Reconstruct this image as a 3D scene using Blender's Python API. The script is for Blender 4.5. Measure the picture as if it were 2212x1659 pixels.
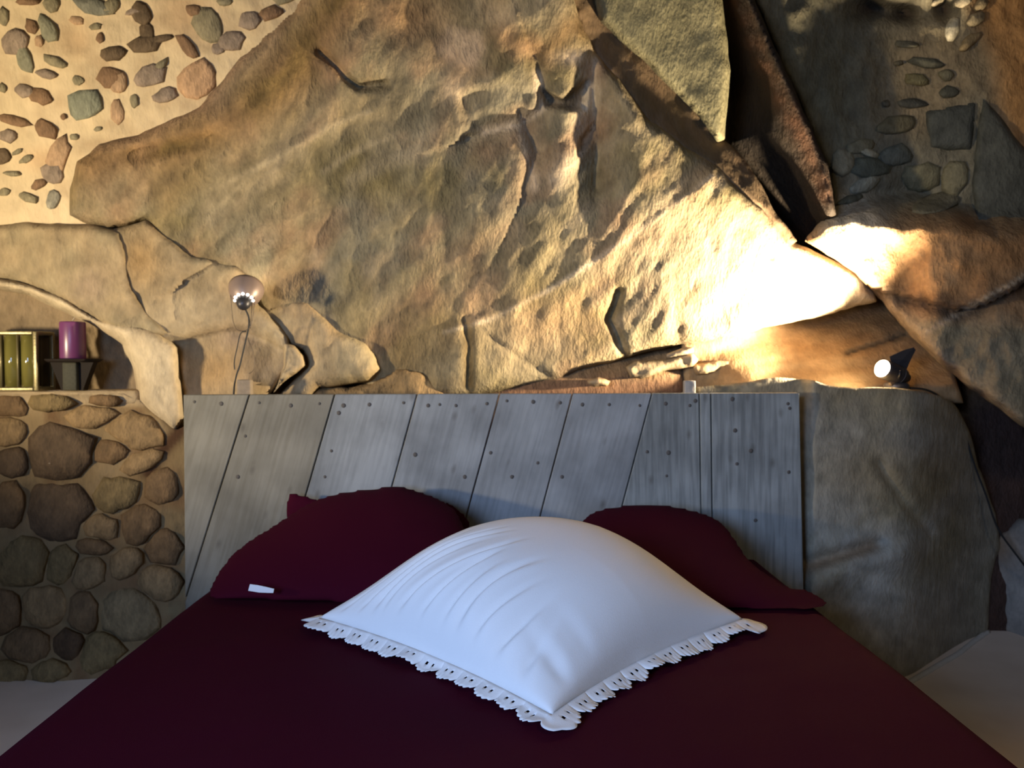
import bpy, bmesh, math
import numpy as np
from mathutils import Vector, Matrix, Euler

S = bpy.context.scene
COL = S.collection
for o in list(bpy.data.objects):
    bpy.data.objects.remove(o)

# ------------------------------------------------------------------ camera, world, lights, exposure
CAMZ = 0.89
FPX = 1600.0
cam_d = bpy.data.cameras.new('camera')
cam = bpy.data.objects.new('camera', cam_d)
COL.objects.link(cam)
cam.location = (0, 0, CAMZ)
YAW = math.atan(20 / FPX)
PITCH = math.atan(50.5 / FPX)
cam.rotation_euler = (math.pi / 2 - PITCH, 0, -YAW)
cam_d.sensor_width = 36.0
cam_d.sensor_fit = 'HORIZONTAL'
cam_d.lens = FPX / 2212 * 36.0
cam_d.clip_start = 0.02
cam_d.dof.use_dof = True
cam_d.dof.focus_distance = 0.95
cam_d.dof.aperture_fstop = 9.0
S.camera = cam
CR = np.array(cam.rotation_euler.to_matrix())

world = bpy.data.worlds.new('world')
S.world = world
world.use_nodes = True
world.node_tree.nodes['Background'].inputs[0].default_value = (0.80, 0.86, 1.0, 1)
world.node_tree.nodes['Background'].inputs[1].default_value = 0.015

S.view_settings.view_transform = 'Standard'
S.view_settings.look = 'None'
S.view_settings.gamma = 1.0
S.view_settings.use_curve_mapping = False
S.view_settings.exposure = 0.0


def light(name, kind, loc, target, power, color, **kw):
    d = bpy.data.lights.new(name, kind)
    o = bpy.data.objects.new(name, d)
    COL.objects.link(o)
    o.location = loc
    d.energy = power
    d.color = color
    if target is not None:
        o.rotation_euler = (Vector(target) - Vector(loc)).to_track_quat('-Z', 'Y').to_euler()
    for k, v in kw.items():
        setattr(d, k, v)
    return o


# daylight falling in through a deep window behind and to the left of the photographer
light('daylight_window', 'AREA', (-1.05, -0.70, 1.15), (0.22, 1.60, 0.38), 14.5, (0.40, 0.59, 1.0),
      shape='RECTANGLE', size=0.7, size_y=0.8, spread=math.radians(90))
# uplighter standing left of the frame, washing the masonry and the rock face
light('uplighter_left', 'SPOT', (-1.90, 0.80, 0.84), (-0.60, 2.10, 1.62), 168, (1.0, 0.82, 0.53), shadow_soft_size=0.06,
      spot_size=math.radians(92), spot_blend=0.85)
# warm fill light, added high up behind the photographer
light('warm_fill_high', 'POINT', (0.95, -0.1, 1.95), None, 19, (1.0, 0.76, 0.45), shadow_soft_size=0.12)

# ------------------------------------------------------------------ helpers


def rays(px, py):
    px = np.asarray(px, float)
    py = np.asarray(py, float)
    d = np.stack([(px - 1106.0) / FPX, (829.5 - py) / FPX, -np.ones_like(px)], -1)
    return d @ CR.T


def P3(px, py, Y):
    """world points on the viewing rays at world depth Y (arrays)"""
    r = rays(px, py)
    t = np.asarray(Y, float) / r[..., 1]
    w = r * t[..., None]
    w[..., 2] += CAMZ
    return w


def P(px, py, Y):
    return Vector(P3(np.array([px]), np.array([py]), np.array([Y]))[0])


def vnoise(x, y, seed):
    tab = np.random.RandomState(seed).rand(128, 128)
    xi = np.floor(x).astype(int)
    yi = np.floor(y).astype(int)
    fx = x - xi
    fy = y - yi
    fx = fx * fx * fx * (fx * (fx * 6 - 15) + 10)
    fy = fy * fy * fy * (fy * (fy * 6 - 15) + 10)
    a = tab[xi % 128, yi % 128]
    b = tab[(xi + 1) % 128, yi % 128]
    c = tab[xi % 128, (yi + 1) % 128]
    d = tab[(xi + 1) % 128, (yi + 1) % 128]
    return (a * (1 - fx) + b * fx) * (1 - fy) + (c * (1 - fx) + d * fx) * fy - 0.5


def fbm(x, y, scale, seed, octv=4, ang=0.0, stretch=1.0):
    """noise about -0.5..0.5; features stretched along direction ang (pixel axes)"""
    c, s = math.cos(ang), math.sin(ang)
    u = (x * c + y * s) / (scale * stretch)
    v = (-x * s + y * c) / scale
    out = 0
    amp = 1.0
    tot = 0
    for k in range(octv):
        out = out + amp * vnoise(u * 2 ** k + 17.3 * k, v * 2 ** k + 9.1 * k, seed + k)
        tot += amp * 0.75
        amp *= 0.5
    return out / tot


def ridged(x, y, scale, seed, octv=3, ang=0.0, stretch=1.0):
    return 1 - 2 * np.abs(fbm(x, y, scale, seed, octv, ang, stretch)) * 2


def seg_dist(x, y, pts, closed=False):
    """distance to polyline, and side sign (+ = right hand when walking along, image axes)"""
    pts = np.asarray(pts, float)
    n = len(pts)
    best = np.full(x.shape, 1e9)
    side = np.zeros(x.shape)
    nx = np.zeros(x.shape)
    ny = np.zeros(x.shape)
    for i in range(n if closed else n - 1):
        ax, ay = pts[i]
        bx, by = pts[(i + 1) % n]
        dx, dy = bx - ax, by - ay
        L2 = dx * dx + dy * dy + 1e-9
        t = np.clip(((x - ax) * dx + (y - ay) * dy) / L2, 0, 1)
        qx, qy = ax + t * dx, ay + t * dy
        d = np.hypot(x - qx, y - qy)
        m = d < best
        best = np.where(m, d, best)
        nx = np.where(m, qx, nx)
        ny = np.where(m, qy, ny)
        side = np.where(m, np.sign(dx * (y - ay) - dy * (x - ax)), side)
    return best, side, nx, ny


def inside(x, y, pts):
    pts = np.asarray(pts, float)
    r = np.zeros(x.shape, bool)
    n = len(pts)
    for i in range(n):
        ax, ay = pts[i]
        bx, by = pts[(i + 1) % n]
        c = ((ay > y) != (by > y)) & (x < (bx - ax) * (y - ay) / (by - ay + 1e-12) + ax)
        r ^= c
    return r


def stroke(x, y, pts, w):
    d = seg_dist(x, y, pts)[0]
    return np.exp(-(d / w) ** 2)


def step(x, y, pts, w, wl, wr):
    """ridge profile, decaying wl on the left (negative side) and wr on the right"""
    d, s, _, _ = seg_dist(x, y, pts)
    return np.where(s > 0, np.exp(-d / wr), np.exp(-d / wl)) * (1 - np.exp(-(d + w) / w) * 0)


def blob(x, y, cx, cy, rx, ry, ang=0.0):
    c, s = math.cos(ang), math.sin(ang)
    u = ((x - cx) * c + (y - cy) * s) / rx
    v = (-(x - cx) * s + (y - cy) * c) / ry
    return np.exp(-(u * u + v * v))


def pmask(x, y, poly, soft):
    d = seg_dist(x, y, poly, True)[0]
    d = np.where(inside(x, y, poly), d, -d)
    t = np.clip(d / soft * 0.5 + 0.5, 0, 1)
    return t * t * (3 - 2 * t)


def sstep(a, b, x):
    t = np.clip((x - a) / (b - a), 0, 1)
    return t * t * (3 - 2 * t)


def jitter_outline(pts, amp, seed, sub=14):
    """subdivide an outline and roughen it so that rock edges are not straight"""
    pts = np.asarray(pts, float)
    out = []
    n = len(pts)
    for i in range(n):
        a, b = pts[i], pts[(i + 1) % n]
        L = np.hypot(*(b - a))
        k = max(1, int(L / sub))
        for j in range(k):
            out.append(a + (b - a) * j / k)
    out = np.array(out)
    nx = fbm(out[:, 0], out[:, 1], 45, seed, 3)
    ny = fbm(out[:, 0] + 500, out[:, 1], 45, seed + 7, 3)
    out[:, 0] += nx * amp * 2
    out[:, 1] += ny * amp * 2
    return out


def srgb(r, g, b):
    f = lambda c: c / 12.92 if c <= 0.04045 else ((c + 0.055) / 1.055) ** 2.4
    return (f(r / 255), f(g / 255), f(b / 255))


def mixc(c, col, m):
    """c (N,3) mix towards col by mask m (N,)"""
    m = np.clip(m, 0, 1)[:, None]
    return c * (1 - m) + np.array(col)[None] * m


# ------------------------------------------------------------------ materials
MATS = {}


def new_mat(name):
    m = bpy.data.materials.new(name)
    m.use_nodes = True
    MATS[name] = m
    nt = m.node_tree
    return m, nt, nt.nodes['Principled BSDF']


def N(nt, t, **kw):
    n = nt.nodes.new(t)
    for k, v in kw.items():
        if hasattr(n, k):
            setattr(n, k, v)
        else:
            n.inputs[k].default_value = v
    return n


def simple(name, col, rough=0.6, metal=0.0, bump=0.0, bscale=200.0, var=0.0, **extra):
    m, nt, b = new_mat(name)
    b.inputs['Roughness'].default_value = rough
    b.inputs['Metallic'].default_value = metal
    b.inputs['Base Color'].default_value = (*col, 1)
    tc = N(nt, 'ShaderNodeTexCoord')
    no = N(nt, 'ShaderNodeTexNoise')
    no.inputs['Scale'].default_value = bscale
    no.inputs['Detail'].default_value = 4
    nt.links.new(tc.outputs['Object'], no.inputs['Vector'])
    if var:
        mr = N(nt, 'ShaderNodeMapRange')
        mr.inputs['To Min'].default_value = 1 - var
        mr.inputs['To Max'].default_value = 1 + var
        nt.links.new(no.outputs['Fac'], mr.inputs['Value'])
        mx = N(nt, 'ShaderNodeVectorMath', operation='SCALE')
        mx.inputs[0].default_value = col
        nt.links.new(mr.outputs[0], mx.inputs['Scale'])
        nt.links.new(mx.outputs[0], b.inputs['Base Color'])
    if bump:
        bp = N(nt, 'ShaderNodeBump')
        bp.inputs['Strength'].default_value = 1.0
        bp.inputs['Distance'].default_value = bump
        nt.links.new(no.outputs['Fac'], bp.inputs['Height'])
        nt.links.new(bp.outputs[0], b.inputs['Normal'])
    for k, v in extra.items():
        b.inputs[k].default_value = v
    return m


def rock_mat(name, rough=0.8, bump1=0.010, bump2=0.004, s1=22, s2=90, var=0.35, spec=0.3):
    m, nt, b = new_mat(name)
    b.inputs['Roughness'].default_value = rough
    b.inputs['Specular IOR Level'].default_value = spec
    at = N(nt, 'ShaderNodeAttribute', attribute_name='Col')
    tc = N(nt, 'ShaderNodeTexCoord')
    mp = N(nt, 'ShaderNodeMapping')
    mp.inputs['Rotation'].default_value = (0, math.radians(-35), 0)
    mp.inputs['Scale'].default_value = (1.6, 1, 0.75)
    nt.links.new(tc.outputs['Object'], mp.inputs['Vector'])
    n1 = N(nt, 'ShaderNodeTexNoise')
    n1.inputs['Scale'].default_value = s1
    n1.inputs['Detail'].default_value = 6
    n1.inputs['Roughness'].default_value = 0.62
    n2 = N(nt, 'ShaderNodeTexNoise')
    n2.inputs['Scale'].default_value = s2
    n2.inputs['Detail'].default_value = 4
    for n in (n1, n2):
        nt.links.new(mp.outputs[0], n.inputs['Vector'])
    mr = N(nt, 'ShaderNodeMapRange')
    mr.inputs['From Min'].default_value = 0.25
    mr.inputs['From Max'].default_value = 0.75
    mr.inputs['To Min'].default_value = 1 - var
    mr.inputs['To Max'].default_value = 1 + var
    nt.links.new(n1.outputs['Fac'], mr.inputs['Value'])
    mr2 = N(nt, 'ShaderNodeMapRange')
    mr2.inputs['From Min'].default_value = 0.25
    mr2.inputs['From Max'].default_value = 0.75
    mr2.inputs['To Min'].default_value = 1 - var * 0.5
    mr2.inputs['To Max'].default_value = 1 + var * 0.5
    nt.links.new(n2.outputs['Fac'], mr2.inputs['Value'])
    mu = N(nt, 'ShaderNodeMath', operation='MULTIPLY')
    nt.links.new(mr.outputs[0], mu.inputs[0])
    nt.links.new(mr2.outputs[0], mu.inputs[1])
    mx = N(nt, 'ShaderNodeVectorMath', operation='SCALE')
    nt.links.new(at.outputs['Color'], mx.inputs[0])
    nt.links.new(mu.outputs[0], mx.inputs['Scale'])
    nt.links.new(mx.outputs[0], b.inputs['Base Color'])
    b1 = N(nt, 'ShaderNodeBump')
    b1.inputs['Distance'].default_value = bump1
    nt.links.new(n1.outputs['Fac'], b1.inputs['Height'])
    b2 = N(nt, 'ShaderNodeBump')
    b2.inputs['Distance'].default_value = bump2
    nt.links.new(n2.outputs['Fac'], b2.inputs['Height'])
    nt.links.new(b1.outputs[0], b2.inputs['Normal'])
    nt.links.new(b2.outputs[0], b.inputs['Normal'])
    return m


rock_mat('rock')
rock_mat('smooth_rock', bump1=0.005, bump2=0.002, var=0.22)
rock_mat('mortar', bump1=0.006, bump2=0.002, s1=14, s2=70, var=0.10, rough=0.9, spec=0.15)
rock_mat('masonry_stone', bump1=0.006, bump2=0.003, s1=30, s2=110, var=0.35)

# ------------------------------------------------------------------ object helpers


def link(name, me, mat=None, parent=None, smooth=True):
    o = bpy.data.objects.new(name, me)
    COL.objects.link(o)
    if mat:
        me.materials.append(MATS[mat] if isinstance(mat, str) else mat)
    if smooth and len(me.polygons):
        me.polygons.foreach_set('use_smooth', [True] * len(me.polygons))
    if parent:
        o.parent = parent
        o.matrix_parent_inverse = Matrix.Translation(parent.location).inverted() if parent.location.length else Matrix()
    return o


def tag(o, label, cat, group=None, kind=None):
    if label:
        o['label'] = label
    if cat:
        o['category'] = cat
    if group:
        o['group'] = group
    if kind:
        o['kind'] = kind
    return o


def empty(name, loc, label, cat, group=None):
    o = bpy.data.objects.new(name, None)
    COL.objects.link(o)
    o.location = loc
    o.empty_display_size = 0.05
    return tag(o, label, cat, group)


def mesh_from(verts, faces, cols=None, name='mesh'):
    me = bpy.data.meshes.new(name)
    me.from_pydata([tuple(v) for v in verts], [], [tuple(int(i) for i in f) for f in faces])
    if cols is not None:
        a = me.attributes.new('Col', 'FLOAT_COLOR', 'POINT')
        c4 = np.ones((len(verts), 4))
        c4[:, :3] = np.clip(cols, 0.002, 0.95)
        a.data.foreach_set('color', c4.ravel())
    me.update()
    return me


def bm_obj(name, bm, mat, parent=None, smooth=True, bevel=0.0, segs=2):
    me = bpy.data.meshes.new(name)
    bmesh.ops.recalc_face_normals(bm, faces=bm.faces)
    bm.to_mesh(me)
    bm.free()
    o = link(name, me, mat, parent, smooth)
    if bevel:
        md = o.modifiers.new('bevel', 'BEVEL')
        md.width = bevel
        md.segments = segs
        md.limit_method = 'ANGLE'
    return o


def patch_grid(outline, h):
    """grid clipped to an outline, boundary vertices snapped onto it"""
    pts = np.asarray(outline, float)
    x0, y0 = pts.min(0) - h
    x1, y1 = pts.max(0) + h
    xs = np.arange(x0, x1 + h, h)
    ys = np.arange(y0, y1 + h, h)
    X, Y = np.meshgrid(xs, ys)
    ny, nx = X.shape
    cx = (X[:-1, :-1] + X[1:, 1:]) / 2
    cy = (Y[:-1, :-1] + Y[1:, 1:]) / 2
    ins = inside(cx.ravel(), cy.ravel(), pts).reshape(cx.shape)
    idx = np.arange(nx * ny).reshape(ny, nx)
    j, i = np.nonzero(ins)
    faces = np.stack([idx[j, i], idx[j + 1, i], idx[j + 1, i + 1], idx[j, i + 1]], 1)
    used, inv = np.unique(faces, return_inverse=True)
    faces = inv.reshape(faces.shape)
    x = X.ravel()[used]
    y = Y.ravel()[used]
    # boundary edges
    e = np.concatenate([faces[:, [a, (a + 1) % 4]] for a in range(4)])
    key = np.sort(e, 1)
    kk = key[:, 0].astype(np.int64) * (len(used) + 1) + key[:, 1]
    u, first, cnt = np.unique(kk, return_index=True, return_counts=True)
    be = e[first[cnt == 1]]
    bv = np.unique(be)
    d, s, qx, qy = seg_dist(x[bv], y[bv], pts, True)
    x[bv] = qx
    y[bv] = qy
    sd = seg_dist(x, y, pts, True)[0]
    sd[bv] = 0
    return x, y, faces, be, bv, sd


def rock_patch(name, outline, depth, color, mat='rock', h=7.0, rnd=26.0, ramp=0.05, thick=0.10,
               rough=5.0, seed=1, parent=None, shrink=8.0):
    ol = jitter_outline(outline, rough, seed) if rough else np.asarray(outline, float)
    x, y, faces, be, bv, sd = patch_grid(ol, h)
    Y = depth(x, y)
    t = np.clip(sd / rnd, 0, 1)
    Y = Y + ramp * (1 - np.sqrt(np.clip(1 - (1 - t) ** 2, 0, 1)))
    c = color(x, y)
    V = P3(x, y, Y)
    # skirt that carries the edge back into the wall
    n = len(x)
    remap = {int(v): n + k for k, v in enumerate(bv)}
    ctr = np.array([x.mean(), y.mean()])
    dx, dy = ctr[0] - x[bv], ctr[1] - y[bv]
    L = np.hypot(dx, dy) + 1e-6
    Vb = P3(x[bv] + dx / L * shrink, y[bv] + dy / L * shrink, Y[bv] + thick)
    verts = np.concatenate([V, Vb])
    cols = np.concatenate([c, c[bv]])
    F = [tuple(f) for f in faces] + [(remap[int(a)], remap[int(b)], int(b), int(a)) for a, b in be]
    me = mesh_from(verts, F, cols, name)
    return link(name, me, mat, parent)


def poisson_height(outline, h):
    """inflated height 0..1 over an outline"""
    x, y, faces, be, bv, sd = patch_grid(outline, h)
    n = len(x)
    e = np.concatenate([faces[:, [a, (a + 1) % 4]] for a in range(4)])
    e = np.unique(np.sort(e, 1), axis=0)
    phi = np.zeros(n)
    deg = np.bincount(e.ravel(), minlength=n).astype(float)
    fixed = np.zeros(n, bool)
    fixed[bv] = True
    for _ in range(1800):
        acc = np.bincount(e[:, 0], phi[e[:, 1]], n) + np.bincount(e[:, 1], phi[e[:, 0]], n)
        phi = (acc + 1.0) / deg
        phi[fixed] = 0
    return x, y, faces, be, bv, np.sqrt(phi / phi.max())


def stone_mesh(cx, cy, rx, ry, ang, depth, raise_, col, seed, n=11, sink=0.03, boxy=0.0):
    """one masonry stone: irregular faceted dome, about 55 triangles"""
    rs = np.random.RandomState(seed)
    th = np.linspace(0, 2 * math.pi, n, endpoint=False) + rs.uniform(-0.12, 0.12, n)
    rr = 1 + rs.uniform(-0.16, 0.16, n)
    if boxy:
        rr = rr * (1 + boxy * (1 / np.maximum(np.abs(np.cos(th)), np.abs(np.sin(th))) - 1))
    c, s = math.cos(ang), math.sin(ang)
    rings = []
    for k, (f, hz) in enumerate(((1.0, -sink), (1.0, 0.25 * raise_), (0.74, 0.95 * raise_))):
        u = rr * f * rx * np.cos(th)
        v = rr * f * ry * np.sin(th)
        X = cx + u * c - v * s
        Yp = cy + u * s + v * c
        D = depth(X, Yp) - hz - (rs.uniform(-0.15, 0.15, n) * raise_ if k == 2 else 0)
        rings.append(P3(X, Yp, D))
    ctr = P3(np.array([cx]), np.array([cy]), depth(np.array([float(cx)]), np.array([float(cy)])) - raise_ * 1.05)
    V = np.concatenate(rings + [ctr])
    F = []
    for r in range(2):
        for i in range(n):
            j = (i + 1) % n
            F.append((r * n + i, r * n + j, (r + 1) * n + j, (r + 1) * n + i))
    for i in range(n):
        F.append((2 * n + i, 2 * n + (i + 1) % n, 3 * n))
    F = [f[::-1] for f in F]
    cc = np.tile(np.array(col)[None], (len(V), 1)) * (1 + rs.uniform(-0.12, 0.12, (len(V), 1)))
    return mesh_from(V, F, cc, 'stone')


def tube(pts, r, segs=8, cap=True):
    """tube mesh along world points (list of Vectors), returns bmesh"""
    bm = bmesh.new()
    add_tube(bm, pts, r, segs)
    return bm


def add_tube(bm, pts, r, segs=8):
    pts = [Vector(p) for p in pts]
    rad = r if isinstance(r, (list, tuple)) else [r] * len(pts)
    prev = None
    up = Vector((0.3, 0.2, 0.93))
    for i, p in enumerate(pts):
        if i == 0:
            t = pts[1] - pts[0]
        elif i == len(pts) - 1:
            t = pts[-1] - pts[-2]
        else:
            t = pts[i + 1] - pts[i - 1]
        t.normalize()
        a = t.cross(up)
        if a.length < 1e-3:
            a = t.cross(Vector((1, 0, 0)))
        a.normalize()
        b = t.cross(a)
        ring = [bm.verts.new(p + (a * math.cos(q) + b * math.sin(q)) * rad[i])
                for q in [2 * math.pi * k / segs for k in range(segs)]]
        if prev:
            for k in range(segs):
                bm.faces.new((prev[k], prev[(k + 1) % segs], ring[(k + 1) % segs], ring[k]))
        else:
            bm.faces.new(ring[::-1])
        prev = ring
    bm.faces.new(prev)


def smooth_path(pts, n=6):
    """Catmull-Rom through points"""
    pts = [Vector(p) for p in pts]
    out = []
    for i in range(len(pts) - 1):
        p0 = pts[max(i - 1, 0)]
        p1, p2 = pts[i], pts[i + 1]
        p3 = pts[min(i + 2, len(pts) - 1)]
        for k in range(n):
            t = k / n
            out.append(0.5 * ((2 * p1) + (p2 - p0) * t + (2 * p0 - 5 * p1 + 4 * p2 - p3) * t * t +
                              (3 * p1 - p0 - 3 * p2 + p3) * t ** 3))
    out.append(pts[-1])
    return out


def add_lathe(bm, prof, M, segs=32, closed_ends=True):
    """prof: list of (radius, height) about local z, placed by matrix M"""
    prev = None
    for (r, z) in prof:
        if r < 1e-6:
            ring = [bm.verts.new(M @ Vector((0, 0, z)))]
        else:
            ring = [bm.verts.new(M @ Vector((r * math.cos(2 * math.pi * k / segs), r * math.sin(2 * math.pi * k / segs), z)))
                    for k in range(segs)]
        if prev:
            if len(prev) == 1 and len(ring) > 1:
                for k in range(segs):
                    bm.faces.new((prev[0], ring[k], ring[(k + 1) % segs]))
            elif len(ring) == 1 and len(prev) > 1:
                for k in range(segs):
                    bm.faces.new((prev[k], ring[0], prev[(k + 1) % segs]))
            elif len(ring) > 1:
                for k in range(segs):
                    bm.faces.new((prev[k], ring[k], ring[(k + 1) % segs], prev[(k + 1) % segs]))
        prev = ring


def add_box(bm, c, size, M=None):
    m = Matrix.Translation(c) @ (M.to_4x4() if M else Matrix()) @ Matrix.Diagonal((*size, 1))
    bmesh.ops.create_cube(bm, size=1.0, matrix=m)


# ================================================================== LARGE STRUCTURE
TAN = (0.36, 0.27, 0.165)
OLIVE = (0.235, 0.205, 0.125)
GREY = (0.26, 0.245, 0.20)
BROWN = (0.17, 0.10, 0.045)
DKBROWN = (0.055, 0.030, 0.014)
RUST = (0.30, 0.165, 0.075)
PALE = (0.52, 0.45, 0.33)
MORTAR = (0.60, 0.47, 0.29)


def rgbc(c, x):
    return np.tile(np.array(c)[None], (len(x), 1)).astype(float)


def frame_patch(name, x0, y0, x1, y1, h, depth, color, mat, outline=None):
    if outline is None:
        outline = [(x0, y0), (x1, y0), (x1, y1), (x0, y1)]
    x, y, faces, be, bv, sd = patch_grid(outline, h)
    V = P3(x, y, depth(x, y))
    me = mesh_from(V, faces, color(x, y), name)
    return link(name, me, mat)


# --- floor
bm = bmesh.new()
bmesh.ops.create_grid(bm, x_segments=60, y_segments=60, size=1.0,
                      matrix=Matrix.Translation((0, 1.0, 0)) @ Matrix.Diagonal((2.4, 1.9, 1, 1)))
m, nt, b = new_mat('floor_stone')
b.inputs['Roughness'].default_value = 0.7
tc = N(nt, 'ShaderNodeTexCoord')
n1 = N(nt, 'ShaderNodeTexNoise')
n1.inputs['Scale'].default_value = 6
n1.inputs['Detail'].default_value = 5
nt.links.new(tc.outputs['Object'], n1.inputs['Vector'])
cr = N(nt, 'ShaderNodeValToRGB')
cr.color_ramp.elements[0].position = 0.3
cr.color_ramp.elements[0].color = (0.64, 0.55, 0.47, 1)
cr.color_ramp.elements[1].position = 0.7
cr.color_ramp.elements[1].color = (0.74, 0.65, 0.57, 1)
nt.links.new(n1.outputs['Fac'], cr.inputs['Fac'])
nt.links.new(cr.outputs[0], b.inputs['Base Color'])
fl = bm_obj('floor', bm, 'floor_stone')
tag(fl, 'pale pinkish beige stone floor on both sides of the bed', None, kind='structure')

# --- wall_back: earth and mortar packing behind the boulders


def d_back(x, y):
    d = 2.40 + 0.03 * fbm(x, y, 160, 11)
    # recess under the big rock comes forward as a sloping sill
    d = d - 0.12 * sstep(690, 830, y) * sstep(700, 860, x) * (1 - sstep(1950, 2080, x))
    # groove between big rock and the olive face
    d = d + 0.35 * sstep(1460, 1560, x) * (1 - sstep(2000, 2100, x)) * sstep(580, 660, y) * (1 - sstep(850, 900, y))
    d = d + 0.25 * (1 - sstep(540, 640, y)) * sstep(1420, 1520, x) * (1 - sstep(1850, 1950, x))
    return d


def c_back(x, y):
    c = rgbc(BROWN, x)
    c = mixc(c, (0.26, 0.17, 0.085), 0.5 + fbm(x, y, 90, 12))
    c = mixc(c, (0.055, 0.03, 0.022), sstep(2040, 2120, x) * sstep(800, 900, y))  # shade of the deep lower right recess, painted dark
    c = mixc(c, (0.16, 0.10, 0.05), (1 - sstep(420, 520, y)) * sstep(1150, 1250, x))
    c = mixc(c, (0.20, 0.10, 0.05), stroke(x, y, [(1100, 845), (1480, 840)], 25))
    return c * (1 + 0.35 * fbm(x, y, 40, 13))[:, None]


wb = frame_patch('wall_back', -420, -320, 2640, 1395, 16, d_back, c_back, 'rock')
tag(wb, 'brown earth and mortar packed behind the boulders', None, kind='structure')

# --- wall_left: rubble masonry, bright above, dim below the ledge


def d_left_up(x, y):
    return 2.13 + 0.00012 * (400 - np.abs(x)) + 0.025 * fbm(x, y, 170, 21) + 0.008 * fbm(x, y, 40, 22, 3) - 0.035 * sstep(420, 0, y)


def d_left_low(x, y):
    return 2.095 + 0.03 * fbm(x, y, 120, 23) + 0.014 * fbm(x, y, 38, 24, 3) - 0.04 * sstep(1350, 1480, y) - 0.02 * sstep(870, 840, y)


def c_left_up(x, y):
    c = rgbc(MORTAR, x)
    c = mixc(c, (0.64, 0.50, 0.32), 0.5 + 1.2 * fbm(x, y, 120, 25))
    c = mixc(c, (0.56, 0.36, 0.20), 0.7 * blob(x, y, 400, 30, 60, 60) + 0.6 * blob(x, y, 165, 90, 40, 40) + 0.7 * blob(x, y, 90, 345, 40, 25))
    c = mixc(c, (0.42, 0.30, 0.18), 1.4 * np.clip(fbm(x, y, 45, 26, 3), 0, 1))
    return c


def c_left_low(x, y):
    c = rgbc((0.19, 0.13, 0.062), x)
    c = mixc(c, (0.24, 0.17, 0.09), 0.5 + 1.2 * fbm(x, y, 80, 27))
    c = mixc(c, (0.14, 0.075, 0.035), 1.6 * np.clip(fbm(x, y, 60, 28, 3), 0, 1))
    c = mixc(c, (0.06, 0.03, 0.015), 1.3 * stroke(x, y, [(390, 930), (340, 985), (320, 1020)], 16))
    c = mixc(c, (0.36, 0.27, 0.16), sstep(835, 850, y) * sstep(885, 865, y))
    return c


# both areas joined as one wall mesh
def multi_patch(name, areas, mat):
    Vs, Fs, Cs = [], [], []
    off = 0
    for (outline, h, depth, color, back) in areas:
        x, y, faces, be, bv, sd = patch_grid(outline, h)
        Yd = depth(x, y)
        V = P3(x, y, Yd)
        c = color(x, y)
        n = len(x)
        rem = {int(v): n + k for k, v in enumerate(bv)}
        Vb = V[bv] + np.array([0, back, 0.0])
        F = [tuple(int(i) + off for i in f) for f in faces]
        F += [(rem[int(a)] + off, rem[int(b)] + off, int(b) + off, int(a) + off) for a, b in be]
        Vs += [V, Vb]
        Cs += [c, c[bv]]
        Fs += F
        off += n + len(bv)
    me = mesh_from(np.concatenate(Vs), Fs, np.concatenate(Cs), name)
    return link(name, me, mat)


UP_OUT = [(-420, -320), (800, -320), (720, 20), (600, 170), (480, 260), (360, 340), (240, 420), (180, 520), (-420, 520)]
LOW_OUT = [(-420, 848), (60, 846), (260, 850), (300, 865), (380, 930), (440, 900), (440, 1500), (300, 1500), (-420, 1520)]
wl = multi_patch('wall_left', [(UP_OUT, 8, d_left_up, c_left_up, 0.15), (LOW_OUT, 7, d_left_low, c_left_low, 0.16)], 'mortar')
tag(wl, 'rubble stone wall in sandy mortar left of the bed', None, kind='structure')

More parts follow.
